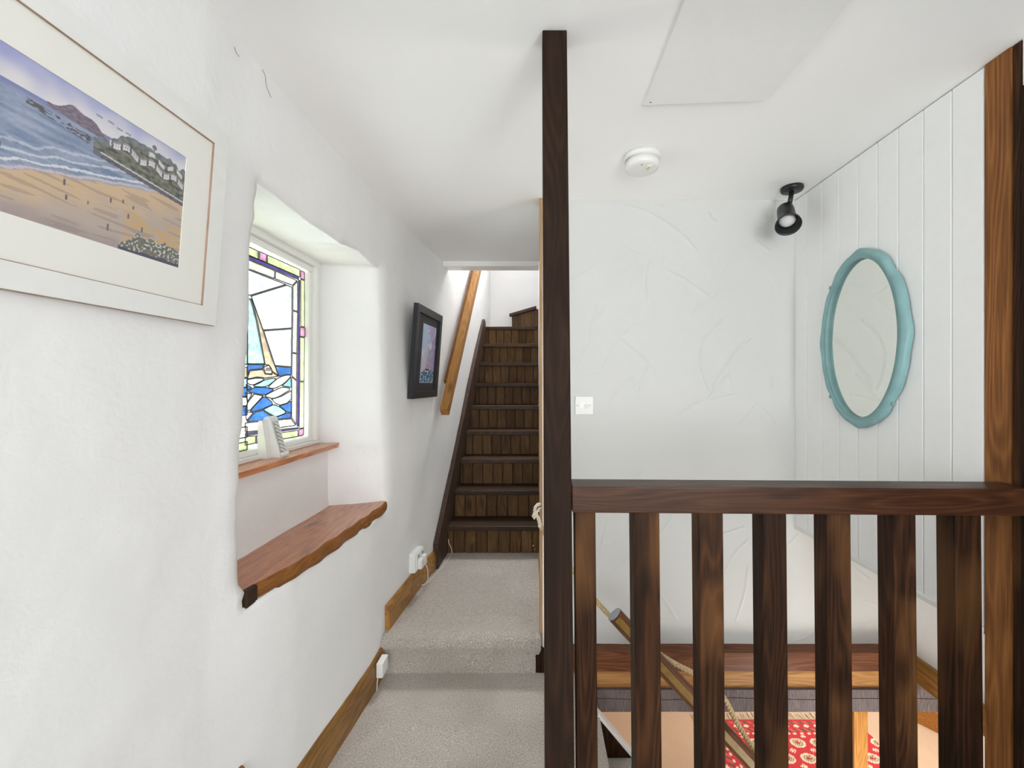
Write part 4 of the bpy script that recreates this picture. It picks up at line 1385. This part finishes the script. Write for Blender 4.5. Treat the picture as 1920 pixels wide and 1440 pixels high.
# ------------------------------------------------------------------ pictures
def frame_mesh(O, U, Vv, N, w_, h_, m, d0, d1, split=None):
    """four mitred members; returns MB"""
    mb = MB()
    P = lambda a, b_, c: O + U * a + Vv * b_ + N * c
    out = [(0, 0), (w_, 0), (w_, h_), (0, h_)]
    inn = [(m, m), (w_ - m, m), (w_ - m, h_ - m), (m, h_ - m)]
    for i in range(4):
        j = (i + 1) % 4
        a, b_, c, e = out[i], out[j], inn[j], inn[i]
        mb.hexa([P(*a, d0), P(*b_, d0), P(*c, d0), P(*e, d0), P(*a, d1), P(*b_, d1), P(*c, d1), P(*e, d1)], 0.0)
    return mb


def vcol_quad(name, O, U, Vv, N, a0, a1, b0, b1, c, nx, ny, fn, mat, parent):
    V, cols = [], []
    for i in range(nx + 1):
        for j in range(ny + 1):
            s_, t = i / nx, j / ny
            V.append(O + U * (a0 + (a1 - a0) * s_) + Vv * (b0 + (b1 - b0) * t) + N * c)
            cols.append((*fn(s_, t), 1))
    Fc = [(i * (ny + 1) + j, (i + 1) * (ny + 1) + j, (i + 1) * (ny + 1) + j + 1, i * (ny + 1) + j + 1) for i in range(nx) for j in range(ny)]
    return build(name, V, Fc, mat, parent, colors=cols)


def lerp3(a, b_, t):
    t = max(0, min(1, t))
    return tuple(x + (y - x) * t for x, y in zip(a, b_))


def nz(x, y, s_=0.0):
    return mnoise.noise(Vector((x, y, s_)))


def sstep(a, b_, x):
    t = max(0, min(1, (x - a) / (b_ - a)))
    return t * t * (3 - 2 * t)


GULLS = [(0.595, 0.90), (0.64, 0.905), (0.675, 0.892), (0.71, 0.895)]
FOLK = [(0.49, 0.335, .020), (0.50, 0.24, .018), (0.66, 0.345, .018), (0.71, 0.375, .014), (0.755, 0.36, .014), (0.575, 0.26, .014), (0.735, 0.28, .018), (0.80, 0.215, .02), (0.655, 0.14, .024), (0.30, 0.40, .014)]


def beach(s_, t):
    n1, n2, n3 = nz(s_ * 14, t * 10, 1), nz(s_ * 60, t * 90, 2), nz(s_ * 7, t * 34, 3)
    # sky
    sky = lerp3((0.68, 0.66, 0.68), (0.34, 0.36, 0.60), sstep(0.80, 1.04, t + 0.10 * (0.6 - s_) + 0.06 * n1))
    c = sky
    hz = 0.80
    sand_edge = 0.26 + (s_ - 0.29) * 0.545 + 0.02 * n1
    if t < hz:
        sea = lerp3((0.16, 0.22, 0.34), (0.34, 0.38, 0.50), 0.5 + 0.8 * n3 + 0.3 * n2)
        if t > 0.73:
            sea = lerp3(sea, (0.20, 0.22, 0.42), sstep(0.73, 0.80, t))
        c = sea
        for off, am in ((0.055, 0.75), (0.115, 0.5), (0.17, 0.35), (0.015, 0.8)):
            d_ = abs(t - (sand_edge + off + 0.012 * nz(s_ * 9, off * 50)))
            if d_ < 0.008 + 0.006 * n2:
                c = lerp3(c, (0.75, 0.75, 0.78), am)
        if t < sand_edge + 0.03:
            c = lerp3(c, (0.42, 0.36, 0.40), 0.6)
    if t < sand_edge:
        k = sand_edge - t
        sand = lerp3((0.58, 0.42, 0.27), (0.45, 0.37, 0.32), sstep(0.05, 0.28, k + 0.10 * n3 + 0.05 * n1))
        sand = lerp3(sand, (0.28, 0.22, 0.24), 0.55 * sstep(0.14, 0.0, t + 0.08 * (s_ - 0.5) + 0.05 * n1))
        if s_ > 0.72 and n3 > 0.05 and t < 0.35:
            sand = lerp3(sand, (0.60, 0.36, 0.10), 0.6)
        if n3 < -0.22:
            sand = lerp3(sand, (0.26, 0.20, 0.19), 0.45)
        c = sand
    # headland
    hh = 0.80 + 0.065 * math.exp(-((s_ - 0.50) / 0.035) ** 2) + 0.045 * math.exp(-((s_ - 0.565) / 0.04) ** 2)
    if 0.42 < s_ < 0.64 and 0.775 - (s_ - 0.42) * 0.12 < t < hh - 0.04 * sstep(0.58, 0.64, s_):
        c = lerp3((0.13, 0.10, 0.17), (0.24, 0.20, 0.22), 0.5 + n2)
    # rocks
    rl = 0.735 - (s_ - 0.38) * 0.20
    if 0.36 < s_ < 0.70 and abs(t - rl) < 0.018 + 0.02 * (s_ - 0.36) * 3 and n2 + 0.4 * n1 > -0.05:
        c = (0.10, 0.09, 0.10)
    # wooded bank and houses
    if s_ > 0.58:
        top_ = 0.74 + 0.15 * sstep(0.58, 0.74, s_) + 0.035 * nz(s_ * 40, 5) - 0.03 * sstep(0.9, 1.0, s_)
        wall_ = 0.66 - (s_ - 0.62) * 0.16
        if wall_ < t < top_:
            g = lerp3((0.06, 0.075, 0.06), (0.22, 0.21, 0.17), 0.5 + 1.1 * nz(s_ * 45, t * 40, 6))
            if t > top_ - 0.05:
                g = lerp3(g, (0.20, 0.24, 0.30), 0.4)
            c = g
            hx = (s_ * 26) % 1
            row = 0.755 + 0.02 * math.sin(s_ * 55) - 0.055 * (s_ - 0.64) * 2
            if s_ > 0.64 and hx < 0.80 and row < t < row + 0.055:
                c = (0.66, 0.63, 0.64)
                if (s_ * 104) % 1 < 0.3 and row + 0.012 < t < row + 0.035:
                    c = (0.26, 0.25, 0.30)
                if t > row + 0.040:
                    c = (0.28, 0.25, 0.28)
            row2 = row + 0.075
            if s_ > 0.80 and ((s_ * 21) % 1) < 0.6 and row2 < t < row2 + 0.035:
                c = (0.60, 0.58, 0.60)
        elif wall_ - 0.045 < t <= wall_:
            c = (0.55, 0.53, 0.53) if t > wall_ - 0.012 else lerp3((0.07, 0.07, 0.09), (0.16, 0.15, 0.17), 0.5 + n2)
            if s_ < 0.605:
                c = (0.15, 0.14, 0.18)
    if abs(s_ - 0.832) < 0.012 and 0.86 < t < 0.935 and (math.hypot((s_ - 0.832) * 1.8, t - 0.915) < 0.02 or abs(s_ - 0.832) < 0.002):
        c = (0.16, 0.18, 0.20)
    # flowers bottom right
    if s_ > 0.70 and t < 0.16 + 0.05 * nz(s_ * 30, 8) - 1.6 * max(0, 0.78 - s_):
        q = nz(s_ * 90, t * 60, 11)
        c = (0.55, 0.53, 0.52) if q > 0.18 else lerp3((0.10, 0.11, 0.10), (0.24, 0.22, 0.16), 0.5 + q)
        if t < 0.035 + 0.02 * n1:
            c = (0.07, 0.07, 0.12)
    for gx, gt, gh in FOLK:
        if abs(s_ - gx) < 0.0035 and abs(t - gt) < gh:
            c = (0.12, 0.10, 0.13)
    for gx, gt in GULLS:
        dx = s_ - gx
        if abs(dx) < 0.012 and abs(t - gt - 0.9 * abs(abs(dx) - 0.006)) < 0.006:
            c = (0.25, 0.25, 0.30)
    return c


# watercolour: the frame leans out from the wall at the top
Opt = Vector((-0.722, 0.320, 1.403))
U1 = (Vector((-0.706, 0.951, 1.403)) - Vector((-0.717, 0.335, 1.403))).normalized()
V1 = Vector((0.026, 0, 0.351)).normalized()
N1 = U1.cross(V1).normalized()
if N1.x < 0:
    N1 = -N1
V1 = (V1 - U1 * V1.dot(U1)).normalized()
pic = empty('framed_picture', Opt, 'large white framed beach watercolour with a cream mount on the left wall', 'picture')
FW, FH, FM = 0.616, 0.418, 0.0375
frame_mesh(Opt, U1, V1, N1, FW, FH, FM, -0.004, 0.008).build('frame', M['white_frame'], pic)
# raw wood rebate inside the frame and along its outer edge
rb = MB()
P = lambda a, b_, c: Opt + U1 * a + V1 * b_ + N1 * c
m_ = FM
for (a0, b0, a1, b1) in ((m_, m_, FW - m_, m_ + 0.0012), (m_, FH - m_ - 0.0012, FW - m_, FH - m_), (m_, m_, m_ + 0.0012, FH - m_), (FW - m_ - 0.0012, m_, FW - m_, FH - m_)):
    rb.hexa([P(a0, b0, 0.0), P(a1, b0, 0.0), P(a1, b1, 0.0), P(a0, b1, 0.0), P(a0, b0, 0.0077), P(a1, b0, 0.0077), P(a1, b1, 0.0077), P(a0, b1, 0.0077)])
rb.hexa([P(0.001, -0.0012, -0.004), P(FW - 0.001, -0.0012, -0.004), P(FW - 0.001, 0.0, -0.004), P(0.001, 0.0, -0.004),
         P(0.001, -0.0012, 0.006), P(FW - 0.001, -0.0012, 0.006), P(FW - 0.001, 0.0, 0.006), P(0.001, 0.0, 0.006)])
rb.build('raw_edge', M['raw_wood'], pic)
PA1 = 0.951 - 0.858
a0, a1, b0, b1 = FW - 0.0975 - 0.40, FW - 0.0975, FM + 0.063, FM + 0.063 + 0.217
mt = frame_mesh(P(m_, m_, 0), U1, V1, N1, FW - 2 * m_, FH - 2 * m_, 0.0, 0.001, 0.003)
mt = MB()
for (x0_, x1_, y0_, y1_) in ((m_, FW - m_, m_, b0), (m_, FW - m_, b1, FH - m_), (m_, a0, b0, b1), (a1, FW - m_, b0, b1)):
    mt.hexa([P(x0_, y0_, 0.001), P(x1_, y0_, 0.001), P(x1_, y1_, 0.001), P(x0_, y1_, 0.001), P(x0_, y0_, 0.004), P(x1_, y0_, 0.004), P(x1_, y1_, 0.004), P(x0_, y1_, 0.004)])
mt.build('mount', M['mount'], pic)
vcol_quad('painting', Opt, U1, V1, N1, a0 - 0.001, a1 + 0.001, b0 - 0.001, b1 + 0.001, 0.0024, 420, 240, beach, M['painting'], pic)
MB().hexa([P(m_, m_, -0.003), P(FW - m_, m_, -0.003), P(FW - m_, FH - m_, -0.003), P(m_, FH - m_, -0.003),
           P(m_, m_, 0.0005), P(FW - m_, m_, 0.0005), P(FW - m_, FH - m_, 0.0005), P(m_, FH - m_, 0.0005)]).build('backing', M['raw_wood'], pic)


def storm(s_, t):
    n1, n2 = nz(s_ * 4, t * 7, 21), nz(s_ * 14, t * 26, 22)
    c = lerp3((0.45, 0.58, 0.80), (0.40, 0.32, 0.58), sstep(0.25, 0.75, s_ + 0.5 * n1))
    c = lerp3(c, (0.72, 0.60, 0.66), sstep(0.75, 0.25, t) * sstep(0.9, 0.2, s_ + 0.4 * n1) * 0.8)
    c = lerp3(c, (0.85, 0.85, 0.92), 0.6 * sstep(0.15, 0.5, n1 + 0.3 * n2))
    if t < 0.205 + 0.02 * n1 * 3:
        c = lerp3((0.02, 0.07, 0.16), (0.10, 0.28, 0.42), 0.5 + 1.2 * n2)
        if n2 > 0.22:
            c = (0.60, 0.68, 0.78)
    # three masts with square sails
    for i, mx in enumerate((0.38, 0.48, 0.57)):
        top_ = 0.62 - 0.05 * abs(i - 1)
        if 0.22 < t < top_:
            wd_ = 0.055 * (1 - (t - 0.22) / 0.55)
            cx = mx + 0.10 * (t - 0.22)
            if abs(s_ - cx) < wd_ and ((t * 22) % 1) > 0.22:
                c = lerp3(c, (0.42, 0.28, 0.33), 0.55)
            if abs(s_ - cx) < 0.006:
                c = (0.2, 0.12, 0.14)
    if 0.30 < s_ < 0.62 and 0.19 < t < 0.235 + 0.05 * abs(s_ - 0.46):
        c = (0.16, 0.03, 0.04) if t > 0.2 else (0.8, 0.8, 0.85)
    return c


O2 = Vector((-0.667, 2.222, 1.198))
U2 = (Vector((-0.636, 2.662, 1.198)) - O2).normalized()
V2 = Vector((0.036, 0, 0.50)).normalized()
V2 = (V2 - U2 * V2.dot(U2)).normalized()
N2 = U2.cross(V2).normalized()
if N2.x < 0:
    N2 = -N2
p2 = empty('framed_picture', O2, 'small black framed print of a sailing ship with dark mount on the far left wall', 'picture')
frame_mesh(O2, U2, V2, N2, 0.441, 0.502, 0.040, -0.004, 0.020).build('frame', M['black_frame'], p2)
P = lambda a, b_, c: O2 + U2 * a + V2 * b_ + N2 * c
MB().hexa([P(.04, .04, 0), P(.401, .04, 0), P(.401, .462, 0), P(.04, .462, 0), P(.04, .04, .008), P(.401, .04, .008), P(.401, .462, .008), P(.04, .462, .008)]).build('mount', M['black_mat'], p2)
vcol_quad('print', O2, U2, V2, N2, 0.137, 0.362, 0.088, 0.412, 0.0095, 80, 120, storm, M['painting'], p2)
MB().hexa([P(.134, .085, .008), P(.365, .085, .008), P(.365, .415, .008), P(.134, .415, .008), P(.134, .085, .009), P(.365, .085, .009), P(.365, .415, .009), P(.134, .415, .009)]).build('print_border', plain('pale_blue_border', (0.45, 0.55, 0.68), 0.6), p2)
